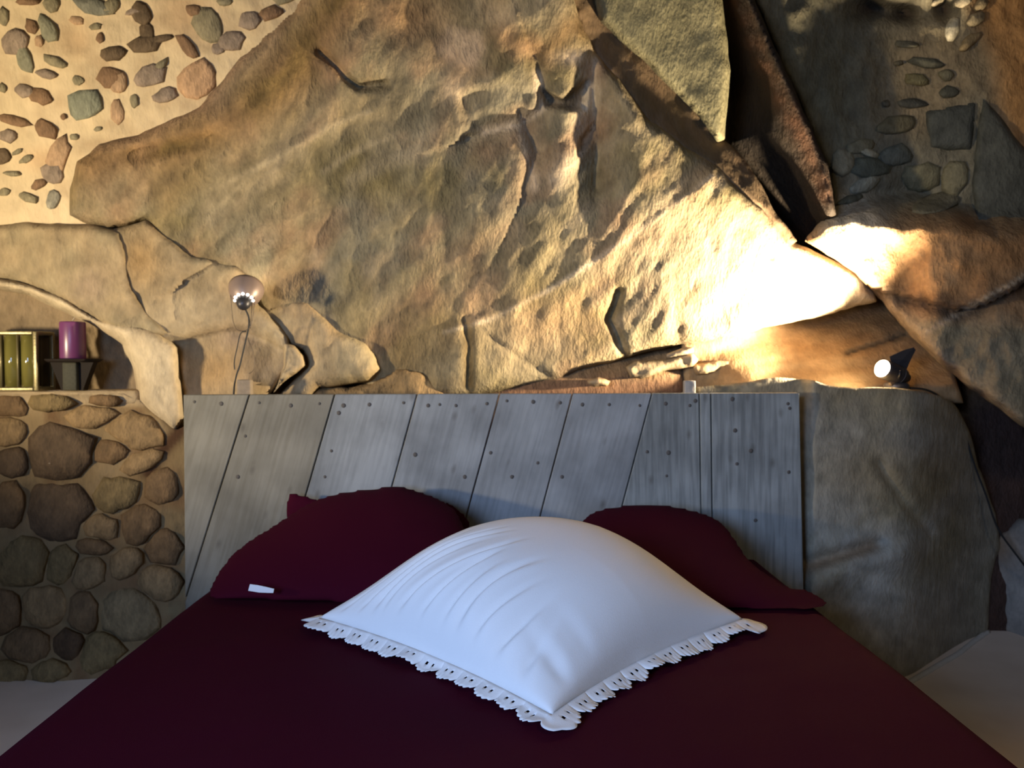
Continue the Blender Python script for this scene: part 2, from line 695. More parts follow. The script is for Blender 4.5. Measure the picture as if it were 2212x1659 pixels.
gs = (0.235, 0.20, 0.125)
gg = (0.225, 0.215, 0.15)
br = (0.21, 0.125, 0.07)
db = (0.125, 0.085, 0.05)
pk = (0.40, 0.26, 0.155)
mv = (0.27, 0.205, 0.155)
UPPER = [  # cx, cy, rx, ry, angle(deg), colour
    (61, 3, 25, 9, 5, br), (111, 10, 18, 15, 0, gs), (200, 12, 42, 18, 20, (0.17, 0.165, 0.13)), (238, 16, 20, 14, -40, gs),
    (7, 35, 13, 19, 0, gs), (34, 92, 26, 30, 40, mv), (52, 128, 17, 30, -15, gg), (68, 57, 12, 17, -25, br), (104, 62, 16, 32, -25, gg), (84, 88, 9, 12, 0, pk),
    (118, 133, 28, 11, 25, gs), (99, 160, 24, 9, 15, mv), (52, 197, 18, 15, 10, mv), (88, 208, 24, 16, 15, br),
    (184, 225, 37, 33, -20, (0.205, 0.21, 0.155)), (168, 174, 13, 9, 20, gs), (243, 117, 27, 15, -12, db), (236, 165, 26, 22, -20, br), (258, 178, 16, 22, 20, pk),
    (305, 30, 19, 26, -20, db), (318, 68, 15, 20, 0, db), (315, 95, 35, 18, -10, db), (290, 25, 20, 7, -15, mv), (348, 84, 24, 8, -10, db),
    (449, 55, 31, 36, -15, gs), (418, 22, 16, 12, 20, br), (324, 165, 34, 22, -25, mv), (346, 142, 22, 8, -40, gs), (358, 206, 26, 15, -15, mv),
    (405, 102, 32, 13, 50, br), (290, 219, 9, 14, 0, gs), (253, 243, 15, 26, -10, pk), (101, 280, 28, 17, 30, br),
    (30, 260, 34, 10, 15, br), (17, 294, 19, 13, 15, mv), (5, 338, 19, 18, -20, db), (37, 328, 13, 5, -30, gs), (56, 344, 15, 7, -25, gs),
    (126, 338, 20, 42, 20, pk), (113, 376, 24, 22, 15, mv), (84, 398, 17, 10, -20, br), (61, 427, 20, 10, 20, gs), (115, 432, 14, 19, 10, (0.25, 0.23, 0.18)),
    (27, 375, 20, 6, 5, gs), (216, 82, 8, 11, 0, br), (10, 415, 11, 9, 0, gs), (165, 44, 15, 9, 10, pk), (206, 57, 13, 8, -15, gs), (137, 252, 7, 7, 0, br),
    (500, 90, 26, 20, -20, mv), (540, 45, 22, 20, -10, mv), (586, 28, 24, 14, -20, br), (486, 4, 16, 9, 0, gs), (470, 105, 14, 12, 0, mv),
    (425, 172, 36, 40, 20, (0.45, 0.28, 0.16)), (212, 278, 9, 5, -20, gs), (160, 296, 10, 7, 0, gs), (5, 190, 8, 10, 0, gs), (620, -10, 30, 16, -20, gs),
    (560, -30, 24, 14, -10, br), (-60, 60, 34, 24, 10, gs), (-80, 200, 30, 26, -10, br), (-70, 350, 34, 20, 0, gs), (-150, 120, 36, 28, 0, mv),
    (-160, 280, 30, 24, 0, br), (100, -50, 34, 24, 0, gs), (250, -60, 30, 22, 10, br), (400, -50, 34, 24, 0, gs), (-60, -40, 30, 22, 0, mv),
]
for i, (cx, cy, rx, ry, a, col) in enumerate(UPPER):
    k = 0.011 if rx > 15 else 0.007
    link('stone', stone_mesh(cx, cy, rx * 1.10, ry * 1.10, math.radians(a), d_left_up, k, col, 100 + i, sink=0.02), 'masonry_stone', wl)

d1 = (0.105, 0.072, 0.045)
d2 = (0.17, 0.11, 0.058)
t1 = (0.26, 0.18, 0.095)
ol = (0.20, 0.148, 0.072)
LOWER = [
    (22, 880, 42, 20, 5, d2), (108, 870, 52, 16, -3, ol), (225, 868, 34, 14, 8, d2), (128, 975, 68, 52, -10, d1), (18, 932, 34, 32, 0, t1),
    (30, 996, 34, 30, -10, d1), (290, 935, 56, 36, 15, t1), (200, 898, 62, 22, -14, t1), (240, 975, 40, 24, -10, d2), (305, 995, 46, 20, -30, t1),
    (125, 1107, 68, 55, -12, d1), (18, 1092, 34, 44, 10, d2), (250, 1068, 46, 32, -15, ol), (350, 1050, 34, 30, -30, d2), (305, 1135, 42, 38, -45, d2),
    (216, 1140, 40, 26, 10, t1), (200, 1180, 34, 18, 0, d2), (56, 1212, 58, 46, -25, ol), (130, 1220, 34, 40, 10, ol), (189, 1238, 36, 30, -40, t1),
    (270, 1215, 36, 26, -40, t1), (350, 1180, 34, 40, -30, d2), (345, 1260, 44, 36, 10, t1),
    (14, 1322, 30, 42, 10, d2), (100, 1310, 50, 40, 5, t1), (178, 1325, 34, 44, -15, d2), (275, 1330, 62, 52, -25, (0.23, 0.175, 0.10)),
    (60, 1400, 50, 38, 5, d2), (20, 1452, 46, 26, 0, ol), (105, 1448, 40, 24, -5, ol), (150, 1395, 36, 32, -30, (0.09, 0.055, 0.03)), (215, 1405, 50, 38, -35, ol),
    (-70, 900, 44, 40, 0, d2), (-75, 1000, 40, 50, 0, t1), (-80, 1120, 46, 50, 0, d1), (-75, 1240, 44, 52, 0, d2), (-80, 1360, 44, 50, 0, ol),
]
def packed_outline(sites, i, gap, grow, nth, seed):
    """outline of stone i, grown until it meets its neighbours, leaving a mortar joint"""
    cx, cy, rx, ry, a = sites[i][:5]
    rs = np.random.RandomState(seed)
    out = []

    def nd(px, py, q):
        c, s_ = math.cos(math.radians(q[4])), math.sin(math.radians(q[4]))
        u = ((px - q[0]) * c + (py - q[1]) * s_) / q[2]
        v = (-(px - q[0]) * s_ + (py - q[1]) * c) / q[3]
        return math.hypot(u, v)
    near = [q for k, q in enumerate(sites) if k != i and math.hypot(q[0] - cx, q[1] - cy) < 220]
    jit = grow * (1 + rs.uniform(-0.16, 0.10, nth))
    for k in range(nth):
        th = 2 * math.pi * k / nth + rs.uniform(-0.1, 0.1)
        dx, dy = math.cos(th), math.sin(th)
        r = 0.0
        while r < 140:
            r += 2.0
            m = nd(cx + dx * r, cy + dy * r, sites[i])
            if m > jit[k] or any(nd(cx + dx * r, cy + dy * r, q) < m for q in near):
                break
        r = max(r - gap * rs.uniform(0.6, 1.4), 5)
        out.append((cx + dx * r, cy + dy * r))
    return out


def stone_from_outline(out, depth, raise_, col, seed, sink=0.03):
    rs = np.random.RandomState(seed)
    o_ = np.array(out)
    c0 = o_.mean(0)
    n = len(o_)
    rings = []
    tilt = rs.uniform(-0.4, 0.4, 2)
    size = np.abs(o_ - c0).max()
    for f, hz in ((1.0, -sink), (1.0, 0.12 * raise_), (0.86, 0.75 * raise_), (0.5, raise_)):
        q = c0 + (o_ - c0) * f
        D = depth(q[:, 0], q[:, 1]) * 0.5 + 0.5 * float(depth(c0[:1], c0[1:])[0]) - hz - raise_ * f * ((q - c0) @ tilt) / size * (0.5 if hz > 0 else 0) - (rs.uniform(-0.12, 0.12, n) * raise_ if f < 0.9 else 0)
        rings.append(P3(q[:, 0], q[:, 1], D))
    ctr = rings[-1].mean(0)[None]
    V = np.concatenate(rings + [ctr])
    F = []
    for r in range(3):
        for i in range(n):
            j = (i + 1) % n
            F.append((r * n + j, r * n + i, (r + 1) * n + i, (r + 1) * n + j))
    for i in range(n):
        F.append((3 * n + (i + 1) % n, 3 * n + i, 4 * n))
    cc = np.tile(np.array(col)[None], (len(V), 1)) * (1 + rs.uniform(-0.12, 0.12, (len(V), 1)))
    return mesh_from(V, F, cc, 'stone')


for i, st in enumerate(LOWER):
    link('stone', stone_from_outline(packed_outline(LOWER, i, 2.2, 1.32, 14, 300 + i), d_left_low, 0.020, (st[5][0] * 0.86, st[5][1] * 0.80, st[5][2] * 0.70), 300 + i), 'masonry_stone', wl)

# --- wall_right: natural rock and masonry to the right, its lower edge leaning over the boulder


def d_right(x, y):
    d = 2.17 + 0.05 * fbm(x, y, 260, 31) + 0.03 * fbm(x, y, 80, 32, 4) + 0.012 * fbm(x, y, 26, 38, 3)
    d = d - 0.10 * sstep(1900, 2250, x)                     # comes forward to the right
    # overhanging break above the lower slab
    ln = [(1885, 622), (1960, 640), (2070, 668), (2130, 655), (2230, 600), (2500, 480)]
    dd, s, _, _ = seg_dist(x, y, ln)
    d = d + np.where(s > 0, 0.085 * np.exp(-dd / 70), -0.02 * np.exp(-dd / 60))
    d = d + 0.15 * sstep(480, 400, y - 0.10 * (x - 1800) + 14 * fbm(x, y, 50, 148)) * sstep(2450, 2280, x) + 0.07 * sstep(450, 640, y) * sstep(2040, 1940, x)
    # lit fold below the masonry
    d = d + 0.05 * step(x, y, [(1800, 460), (1880, 430), (1960, 410), (2060, 440), (2110, 480)], 1, 40, 12) - 0.02
    # dark holes in the top corner
    d = d + 0.08 * blob(x, y, 1880, 18, 40, 22) + 0.08 * blob(x, y, 1955, 30, 34, 18) + 0.06 * blob(x, y, 2040, 20, 26, 26)
    return d


def c_right(x, y):
    c = rgbc((0.20, 0.175, 0.115), x)
    c = mixc(c, (0.155, 0.135, 0.08), 0.4 + 1.2 * fbm(x, y, 120, 33))
    # rusty zone in the far top right
    c = mixc(c, (0.44, 0.225, 0.075), sstep(2060, 2140, x - 0.25 * y) * (1 - sstep(180, 330, y - 0.5 * (x - 2060))))
    # sandy mortar
    mo = blob(x, y, 1985, 160, 95, 95, 0.2) + 0.7 * blob(x, y, 1960, 250, 80, 50) + 0.6 * blob(x, y, 2090, 150, 60, 60)
    c = mixc(c, (0.30, 0.225, 0.125), 1.3 * mo)
    c = mixc(c, (0.14, 0.125, 0.075), blob(x, y, 1760, 180, 130, 190, -0.3))
    # peach lower rock
    pe = sstep(430, 520, y + 20 * fbm(x, y, 60, 34)) * (1 - sstep(640, 700, y - 0.1 * (x - 1900)))
    c = mixc(c, (0.40, 0.235, 0.11), pe * sstep(2230, 2050, x) * 0.9)
    c = mixc(c, (0.27, 0.14, 0.055), pe * sstep(1880, 1960, x) * (0.7 + fbm(x, y, 60, 39)))
    c = mixc(c, (0.55, 0.48, 0.36), blob(x, y, 1850, 480, 60, 60) * 0.8)
    c = mixc(c, (0.10, 0.06, 0.035), 0.9 * stroke(x, y, [(1900, 632), (2080, 676), (2212, 614)], 24))  # shadow of the overhanging break, painted dark brown
    c = mixc(c, (0.34, 0.25, 0.15), 0.9 * stroke(x, y, [(1910, 670), (1990, 740), (2060, 810), (2200, 920)], 30))  # lit strip under the overhang, painted lighter
    c = mixc(c, (0.38, 0.31, 0.22), 0.9 * stroke(x, y, [(2000, 718), (2080, 672), (2215, 596)], 4))
    c = mixc(c, (0.17, 0.15, 0.105), blob(x, y, 2140, 760, 80, 90, 0.6))
    c = mixc(c, (0.05, 0.03, 0.015), blob(x, y, 1880, 18, 36, 18) + blob(x, y, 1955, 30, 32, 16) + blob(x, y, 2040, 20, 18, 22))  # shade inside the holes, painted nearly black
    return c * (0.85 + 0.32 * fbm(x, y, 36, 35, 4, -0.7, 2.0))[:, None]


RIGHT_OUT = [(1560, -320), (1600, -40), (1650, 70), (1725, 240), (1772, 350), (1797, 455), (1736, 524), (1800, 560), (1850, 590),
             (1888, 632), (1945, 700), (1990, 750), (2060, 812), (2130, 868), (2230, 935), (2640, 1040), (2640, -320)]
wr = rock_patch('wall_right', RIGHT_OUT, d_right, c_right, 'rock', h=8, rnd=24, ramp=0.07, thick=0.14, rough=5, seed=3)
tag(wr, 'dark rock and rough masonry rising over the right of the bed', None, kind='structure')
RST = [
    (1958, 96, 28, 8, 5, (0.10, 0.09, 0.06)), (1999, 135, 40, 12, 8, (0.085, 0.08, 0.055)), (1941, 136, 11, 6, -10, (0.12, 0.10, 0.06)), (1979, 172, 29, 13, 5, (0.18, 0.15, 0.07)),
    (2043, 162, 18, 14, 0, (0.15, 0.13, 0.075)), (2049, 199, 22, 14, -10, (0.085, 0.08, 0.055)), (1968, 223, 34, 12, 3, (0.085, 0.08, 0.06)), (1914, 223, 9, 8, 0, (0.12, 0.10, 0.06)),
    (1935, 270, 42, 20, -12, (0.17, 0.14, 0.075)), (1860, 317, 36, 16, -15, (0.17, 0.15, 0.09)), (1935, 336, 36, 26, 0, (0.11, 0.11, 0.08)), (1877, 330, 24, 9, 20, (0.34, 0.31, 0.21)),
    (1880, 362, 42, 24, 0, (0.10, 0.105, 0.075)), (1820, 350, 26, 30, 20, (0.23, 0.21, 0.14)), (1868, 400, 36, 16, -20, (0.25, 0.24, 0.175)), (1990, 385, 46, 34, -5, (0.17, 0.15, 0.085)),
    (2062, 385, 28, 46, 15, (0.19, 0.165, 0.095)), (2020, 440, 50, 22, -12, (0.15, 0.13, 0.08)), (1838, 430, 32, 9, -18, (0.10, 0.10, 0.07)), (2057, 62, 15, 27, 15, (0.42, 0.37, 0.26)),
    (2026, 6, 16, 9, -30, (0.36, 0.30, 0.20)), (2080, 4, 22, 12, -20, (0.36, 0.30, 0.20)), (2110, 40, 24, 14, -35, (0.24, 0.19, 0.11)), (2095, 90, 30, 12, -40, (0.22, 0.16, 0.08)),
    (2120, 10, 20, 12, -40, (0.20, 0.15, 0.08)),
]
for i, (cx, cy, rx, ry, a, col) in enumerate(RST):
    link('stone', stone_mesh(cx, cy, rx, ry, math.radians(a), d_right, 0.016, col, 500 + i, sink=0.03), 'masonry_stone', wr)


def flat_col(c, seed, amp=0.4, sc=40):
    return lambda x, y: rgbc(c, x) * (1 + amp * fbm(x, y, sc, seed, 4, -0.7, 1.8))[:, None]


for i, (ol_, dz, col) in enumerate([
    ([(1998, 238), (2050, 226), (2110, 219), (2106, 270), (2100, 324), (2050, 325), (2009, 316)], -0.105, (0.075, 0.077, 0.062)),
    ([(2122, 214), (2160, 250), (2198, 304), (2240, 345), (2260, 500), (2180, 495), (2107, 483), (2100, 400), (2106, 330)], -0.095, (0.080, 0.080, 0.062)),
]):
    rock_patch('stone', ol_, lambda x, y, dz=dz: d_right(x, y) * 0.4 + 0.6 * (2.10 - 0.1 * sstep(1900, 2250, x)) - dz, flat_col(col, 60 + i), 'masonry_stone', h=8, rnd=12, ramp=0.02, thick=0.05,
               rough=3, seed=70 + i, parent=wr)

# ================================================================== BOULDERS
# --- the big rock face


def d_face(x, y):
    d = 2.235 - 0.19 * (850 - y) / 850 + 0.00003 * (x - 1100)
    d = d + 0.08 * fbm(x, y, 420, 41, 2) + 0.028 * fbm(x, y, 130, 42, 3, -0.9, 1.5)
    rg = sstep(850, 1250, x)
    d = d + (0.008 + 0.005 * rg) * fbm(x, y, 60, 43, 2, -1.0, 1.6) + (0.004 + 0.005 * rg) * fbm(x, y, 22, 144, 4, -1.0, 2.2)
    d = d + 0.04 * pmask(x, y, [(1172, 196), (1215, 214), (1268, 172), (1262, 238), (1180, 228)], 8)
    d = d + 0.02 * pmask(x, y, [(990, 205), (1100, 175), (1150, 200), (1130, 262), (1040, 285), (1000, 262)], 14)
    d = d + 0.03 * pmask(x, y, [(1252, 300), (1283, 270), (1276, 300), (1250, 335)], 5)
    # flake and crack top left
    d = d + 0.034 * stroke(x, y, [(690, 113), (722, 140), (745, 168), (775, 188), (832, 181)], 8)
    d = d - 0.035 * blob(x, y, 770, 120, 60, 55, 0.3)
    # left overhanging lip
    d = d + 0.016 * stroke(x, y, [(285, 335), (330, 325), (400, 312), (450, 300)], 17) - 0.015 * stroke(x, y, [(270, 305), (400, 285), (470, 260)], 30)
    # broken facets
    d = d + 0.045 * step(x, y, [(1010, 300), (1050, 287), (1125, 268), (1166, 240), (1172, 185), (1150, 120)], 1, 22, 55) - 0.012
    d = d + 0.07 * step(x, y, [(1284, 400), (1290, 300), (1280, 200), (1284, 95)], 1, 40, 42) - 0.012
    d = d + 0.03 * step(x, y, [(1130, 410), (1160, 330), (1135, 280)], 1, 14, 40)
    d = d - 0.012 * blob(x, y, 1215, 300, 30, 100, 0.1) - 0.005 * blob(x, y, 1000, 110, 48, 40)
    d = d + 0.030 * stroke(x, y, [(1336, 632), (1316, 690), (1332, 722), (1350, 770)], 9)
    d = d - 0.006 * blob(x, y, 1420, 680, 55, 90, 0.2) + 0.010 * blob(x, y, 1465, 725, 14, 36)
    d = d + 0.015 * stroke(x, y, [(1006, 690), (1014, 750), (1010, 835)], 10)
    d = d + 0.008 * stroke(x, y, [(1055, 726), (1120, 772), (1185, 812)], 6)
    # quartz vein stands a little proud
    d = d - 0.005 * step(x, y, [(1530, 388), (1420, 470), (1290, 560), (1180, 630), (960, 718)], 1, 30, 6)
    d = d - 0.004 * stroke(x, y, [(620, 330), (720, 270), (820, 235)], 12)
    d = d - 0.05 * blob(x, y, 1560, 420, 120, 90)
    d = d + 0.10 * sstep(1330, 1780, x) * sstep(430, 660, y)
    return d


def c_face(x, y):
    c = rgbc((0.27, 0.235, 0.145), x)
    c = mixc(c, (0.225, 0.215, 0.155), 0.5 + 1.6 * fbm(x, y, 190, 45))
    c = mixc(c, (0.31, 0.225, 0.14), 1.8 * np.clip(fbm(x, y, 110, 46, 3, -0.8, 1.6), 0, 1))
    c = mixc(c, (0.21, 0.18, 0.075), 1.6 * np.clip(fbm(x, y, 130, 47, 3), 0, 1))
    c = mixc(c, (0.34, 0.30, 0.21), 2.0 * np.clip(fbm(x, y, 50, 48, 3, -0.75, 3.0) - 0.1, 0, 1))
    # brown band along the masonry
    bd = stroke(x, y, [(760, -40), (690, 90), (600, 190), (500, 260), (330, 320), (200, 340)], 62)
    c = mixc(c, (0.26, 0.165, 0.075), 0.8 * bd)
    c = mixc(c, (0.18, 0.13, 0.045), 0.8 * stroke(x, y, [(740, 0), (650, 120), (560, 210)], 45))
    c = mixc(c, (0.14, 0.10, 0.035), 1.0 * blob(x, y, 370, 318, 85, 17, -0.15))  # shade under the overhanging lip, painted dark olive
    c = mixc(c, (0.42, 0.29, 0.20), 0.8 * blob(x, y, 445, 195, 45, 38, -0.9) + 0.7 * stroke(x, y, [(640, 0), (560, 75), (490, 150)], 26) + 0.5 * stroke(x, y, [(430, 225), (300, 290), (200, 315)], 16))
    c = mixc(c, (0.34, 0.225, 0.12), 0.8 * blob(x, y, 880, 40, 90, 70))
    c = mixc(c, (0.15, 0.10, 0.042), 0.9 * stroke(x, y, [(1090, 75), (1180, 115), (1230, 60), (1290, 60)], 34))
    c = mixc(c, (0.15, 0.125, 0.09), 0.8 * pmask(x, y, [(1172, 196), (1215, 214), (1268, 172), (1262, 238), (1180, 228)], 8) + 0.6 * stroke(x, y, [(1300, 120), (1305, 250), (1310, 400)], 22))  # shade of the recess and of the valley's far side, painted darker
    c = mixc(c, (0.25, 0.24, 0.16), 0.7 * blob(x, y, 780, 110, 50, 50))
    # pale patches
    c = mixc(c, (0.66, 0.54, 0.39), pmask(x, y, [(968, 62), (1035, 70), (1045, 105), (1028, 140), (990, 146), (945, 108)], 14) + 0.6 * blob(x, y, 975, 185, 26, 34) + 0.5 * blob(x, y, 1075, 30, 40, 40))
    c = mixc(c, (0.64, 0.54, 0.39), blob(x, y, 1240, 125, 36, 15))
    c = mixc(c, (0.62, 0.55, 0.42), 0.95 * stroke(x, y, [(1282, 120), (1270, 220), (1240, 330), (1200, 390)], 20))  # facet facing the spotlight: its own pale tone plus painted light
    c = mixc(c, (0.64, 0.56, 0.43), 0.95 * stroke(x, y, [(1160, 160), (1168, 235), (1120, 268), (1050, 285)], 9) + 0.7 * stroke(x, y, [(1125, 280), (1140, 340), (1155, 410)], 10))  # light caught on the broken facet edges, painted over pale stone
    # veins
    c = mixc(c, (0.78, 0.70, 0.54), 0.95 * stroke(x, y, [(1540, 380), (1420, 470), (1290, 560), (1180, 630), (1060, 690), (960, 718)], 4.5) * (0.7 + fbm(x, y, 60, 49)))
    c = mixc(c, (0.46, 0.41, 0.28), 0.6 * stroke(x, y, [(500, 390), (620, 330), (720, 270), (800, 240)], 6) + 0.5 * stroke(x, y, [(450, 470), (560, 360), (640, 310)], 6)
             + 0.5 * stroke(x, y, [(700, 370), (760, 330), (860, 290)], 7))
    c = mixc(c, (0.42, 0.38, 0.27), 0.55 * stroke(x, y, [(760, 390), (880, 330), (930, 280)], 20))
    # stains near the bottom
    c = mixc(c, (0.14, 0.095, 0.03), 0.8 * stroke(x, y, [(1012, 700), (1015, 830)], 13) + 0.6 * blob(x, y, 870, 770, 45, 60) + 0.5 * blob(x, y, 930, 830, 80, 20))
    c = mixc(c, (0.27, 0.20, 0.085), 0.7 * blob(x, y, 920, 720, 110, 90))
    c = mixc(c, (0.36, 0.25, 0.14), 0.6 * blob(x, y, 1170, 700, 100, 70))
    c = mixc(c, (0.15, 0.14, 0.085), 0.5 * blob(x, y, 1110, 560, 60, 50) + 0.5 * blob(x, y, 1000, 460, 70, 60))
    c = mixc(c, (0.46, 0.42, 0.33), 0.8 * sstep(1480, 1620, x) * sstep(450, 600, y))  # paler towards the lower right
    # small chips
    for (ex, ey, rx, ry, a) in ((1665, 563, 18, 6, -0.35), (1722, 640, 4, 14, 0.3), (1725, 655, 6, 8, 0.3), (1668, 706, 14, 2.5, -0.1)):
        c = mixc(c, (0.10, 0.08, 0.05), blob(x, y, ex, ey, rx, ry, a))
    c = c * np.array([0.84, 0.745, 0.655])
    c = mixc(c, (0.26, 0.15, 0.08), 1.5 * np.clip(fbm(x, y, 85, 147, 4, -0.8, 1.6) - 0.04, 0, 1))
    return c * (1 + 0.55 * fbm(x, y, 26, 50, 3, -0.9, 2.2))[:, None]


FACE_OUT = [(720, -320), (672, -40), (630, 20), (575, 66), (520, 120), (470, 182), (430, 228), (365, 262), (300, 292), (215, 310), (168, 352), (150, 410), (148, 465),
            (190, 482), (232, 494), (275, 486), (316, 480), (336, 520), (396, 568), (476, 590), (530, 620), (560, 690), (640, 720), (720, 760), (770, 790), (800, 860),
            (900, 866), (970, 856), (1060, 848), (1150, 836), (1215, 820), (1262, 796), (1330, 780), (1400, 762), (1468, 744), (1530, 738), (1620, 716), (1720, 694), (1800, 676),
            (1895, 650), (1890, 628), (1850, 592), (1800, 562), (1716, 524), (1655, 452), (1592, 402), (1546, 355), (1481, 316), (1405, 262), (1345, 182), (1290, 112), (1262, 60), (1225, -40), (1190, -320)]
face = rock_patch('boulder', FACE_OUT, d_face, c_face, 'rock', h=5.5, rnd=26, ramp=0.06, thick=0.16, rough=4, seed=5)
tag(face, 'huge olive-grey leaning rock face with pale quartz veins above the headboard', 'rock')

def d_edge(x, y):
    dl = seg_dist(x, y, FACE_EDGE)[0]
    return d_face(x, y) * 0.5 + 0.5 * 2.10 + 0.045 + 0.0009 * dl + 0.012 * fbm(x, y, 30, 145)


FACE_EDGE = [(1190, -320), (1225, -40), (1262, 60), (1290, 112), (1345, 182), (1405, 262), (1481, 316), (1546, 355), (1592, 402), (1655, 452), (1716, 524)]
edge_out = [(px - 14, py + 14) for px, py in FACE_EDGE] + [(1722, 520), (1672, 452), (1645, 398), (1608, 342), (1560, 298), (1520, 245), (1470, 194), (1412, 132), (1336, 68), (1304, 34), (1280, -40), (1240, -320)]
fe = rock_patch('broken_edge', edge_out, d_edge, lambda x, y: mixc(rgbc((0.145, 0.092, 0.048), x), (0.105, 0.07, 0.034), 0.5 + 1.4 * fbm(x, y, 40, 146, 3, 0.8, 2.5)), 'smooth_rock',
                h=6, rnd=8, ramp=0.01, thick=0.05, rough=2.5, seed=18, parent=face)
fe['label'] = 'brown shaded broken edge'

# --- olive face between the two clefts
olive = rock_patch('boulder', [(1232, -320), (1272, -40), (1294, 40), (1326, 76), (1400, 140), (1460, 200), (1510, 250), (1548, 306), (1568, 300), (1574, 233), (1580, 152), (1566, 70), (1556, -20), (1540, -320)],
                   lambda x, y: 2.13 - 0.00012 * (300 - y) + 0.015 * fbm(x, y, 150, 51) + 0.005 * fbm(x, y, 40, 52, 4, -0.9, 1.6),
                   lambda x, y: mixc(rgbc((0.19, 0.168, 0.092), x), (0.15, 0.132, 0.068), 0.5 + 1.0 * fbm(x, y, 60, 53, 4, -0.8, 2.0)),
                   'rock', h=7, rnd=24, ramp=0.06, thick=0.14, rough=4, seed=6)
tag(olive, 'narrow olive rock face wedged between two dark clefts near the top', 'rock')

# --- side of the cleft turned away from the spotlight; its shade is in the near-black colour


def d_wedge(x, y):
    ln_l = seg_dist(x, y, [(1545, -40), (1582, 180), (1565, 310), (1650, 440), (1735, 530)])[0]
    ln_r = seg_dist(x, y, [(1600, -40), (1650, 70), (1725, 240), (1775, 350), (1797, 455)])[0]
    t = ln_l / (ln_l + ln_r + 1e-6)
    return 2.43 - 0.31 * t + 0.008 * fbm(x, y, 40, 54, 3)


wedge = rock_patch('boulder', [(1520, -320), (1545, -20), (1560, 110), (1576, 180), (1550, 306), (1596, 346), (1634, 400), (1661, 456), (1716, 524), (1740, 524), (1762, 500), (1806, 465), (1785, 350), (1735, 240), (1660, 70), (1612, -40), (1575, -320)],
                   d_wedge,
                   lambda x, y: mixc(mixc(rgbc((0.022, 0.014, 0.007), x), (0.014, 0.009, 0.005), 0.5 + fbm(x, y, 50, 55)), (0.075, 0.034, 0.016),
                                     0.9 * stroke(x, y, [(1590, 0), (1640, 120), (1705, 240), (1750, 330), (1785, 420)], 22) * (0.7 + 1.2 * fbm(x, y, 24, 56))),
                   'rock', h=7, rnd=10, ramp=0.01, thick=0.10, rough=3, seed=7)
tag(wedge, 'brown side of the slab, coloured dark as in shade, in the deep cleft right of the rock face', 'rock')

# --- ledge strata under the lit face


def d_ledge(x, y):
    return 2.32 + sstep(1500, 1640, x) * (-0.14 + 0.36 * np.clip((832 - y) / 190, 0, 1.1)) + 0.022 * fbm(x, y, 30, 57, 3, -0.16, 5.0) + 0.02 * fbm(x, y, 120, 58) \
        + 0.03 * stroke(x, y, [(1830, 765), (1870, 752), (1905, 742), (1960, 722)], 5) - 0.04 * sstep(1700, 1560, x)


ledge = rock_patch('rock_ledge', [(1470, 742), (1530, 720), (1640, 690), (1800, 650), (1915, 630), (1985, 720), (2060, 800), (2080, 870), (1990, 870), (1700, 868), (1480, 868)], d_ledge,
                   lambda x, y: mixc(mixc(rgbc((0.27, 0.18, 0.09), x), (0.20, 0.12, 0.052), 0.5 + 1.6 * fbm(x, y, 24, 59, 3, -0.16, 5.0)), (0.12, 0.07, 0.03),
                                     0.9 * stroke(x, y, [(1830, 765), (1870, 752), (1905, 742), (1960, 722)], 4)),
                   'smooth_rock', h=6, rnd=10, ramp=0.02, thick=0.06, rough=3, seed=8)
tag(ledge, 'tan layered rock ledge in the recess behind the right spotlight', 'rock')
for i, (pts, dp, col) in enumerate([
    ([(1352, 792), (1372, 780), (1440, 774), (1498, 764), (1512, 780), (1500, 792), (1430, 802), (1385, 815), (1362, 812)], 2.22, (0.27, 0.20, 0.115)),
    ([(1432, 764), (1470, 752), (1496, 748), (1500, 760), (1470, 770), (1440, 772)], 2.21, (0.29, 0.22, 0.14)),
    ([(1262, 822), (1290, 812), (1318, 822), (1310, 832), (1280, 834)], 2.21, (0.36, 0.25, 0.14)),
    ([(1490, 790), (1540, 776), (1580, 778), (1600, 792), (1560, 806), (1500, 812)], 2.25, (0.25, 0.175, 0.095)),
]):
    s_ = rock_patch('stone', pts, lambda x, y, dp=dp: dp + 0.02 * fbm(x, y, 30, 61, 3), flat_col(col, 62 + i), 'smooth_rock', h=5, rnd=10, ramp=0.03, thick=0.06, rough=5, seed=80 + i, parent=wb)

# --- grey boulder right of the headboard


def d_grey(x, y):
    d = 2.06 + 0.34 * sstep(1880, 2160, x + 0.12 * (y - 1400)) ** 1.3
    d = d + 0.03 * fbm(x, y, 200, 63) + 0.012 * fbm(x, y, 70, 64, 3, -0.9, 2.0)
    d = d - 0.06 * sstep(1722, 1762, x) * sstep(2120, 1950, x) + 0.015 * sstep(980, 815, y)
    d = d - 0.03 * stroke(x, y, [(1760, 1270), (1850, 1215), (1960, 1195)], 34) + 0.025 * stroke(x, y, [(1750, 1215), (1840, 1190), (1900, 1175)], 14)
    d = d + 0.02 * stroke(x, y, [(1900, 1000), (1950, 1080), (2010, 1150)], 12)
    return d


def c_grey(x, y):
    c = rgbc((0.255, 0.235, 0.185), x)
    c = mixc(c, (0.205, 0.18, 0.115), 0.5 + 1.6 * fbm(x, y, 120, 65))
    c = mixc(c, (0.30, 0.285, 0.24), 1.5 * np.clip(fbm(x, y, 60, 66, 3, -0.9, 2.0), 0, 1) + 0.5 * sstep(1200, 1400, y))
    c = mixc(c, (0.22, 0.16, 0.08), 0.7 * blob(x, y, 1900, 1020, 160, 90) + 0.5 * sstep(960, 830, y))
    c = mixc(c, (0.19, 0.125, 0.07), 0.8 * stroke(x, y, [(1745, 1225), (1840, 1195), (1880, 1180)], 18))
    return c * (1.0 + 0.4 * fbm(x, y, 24, 67, 3))[:, None]


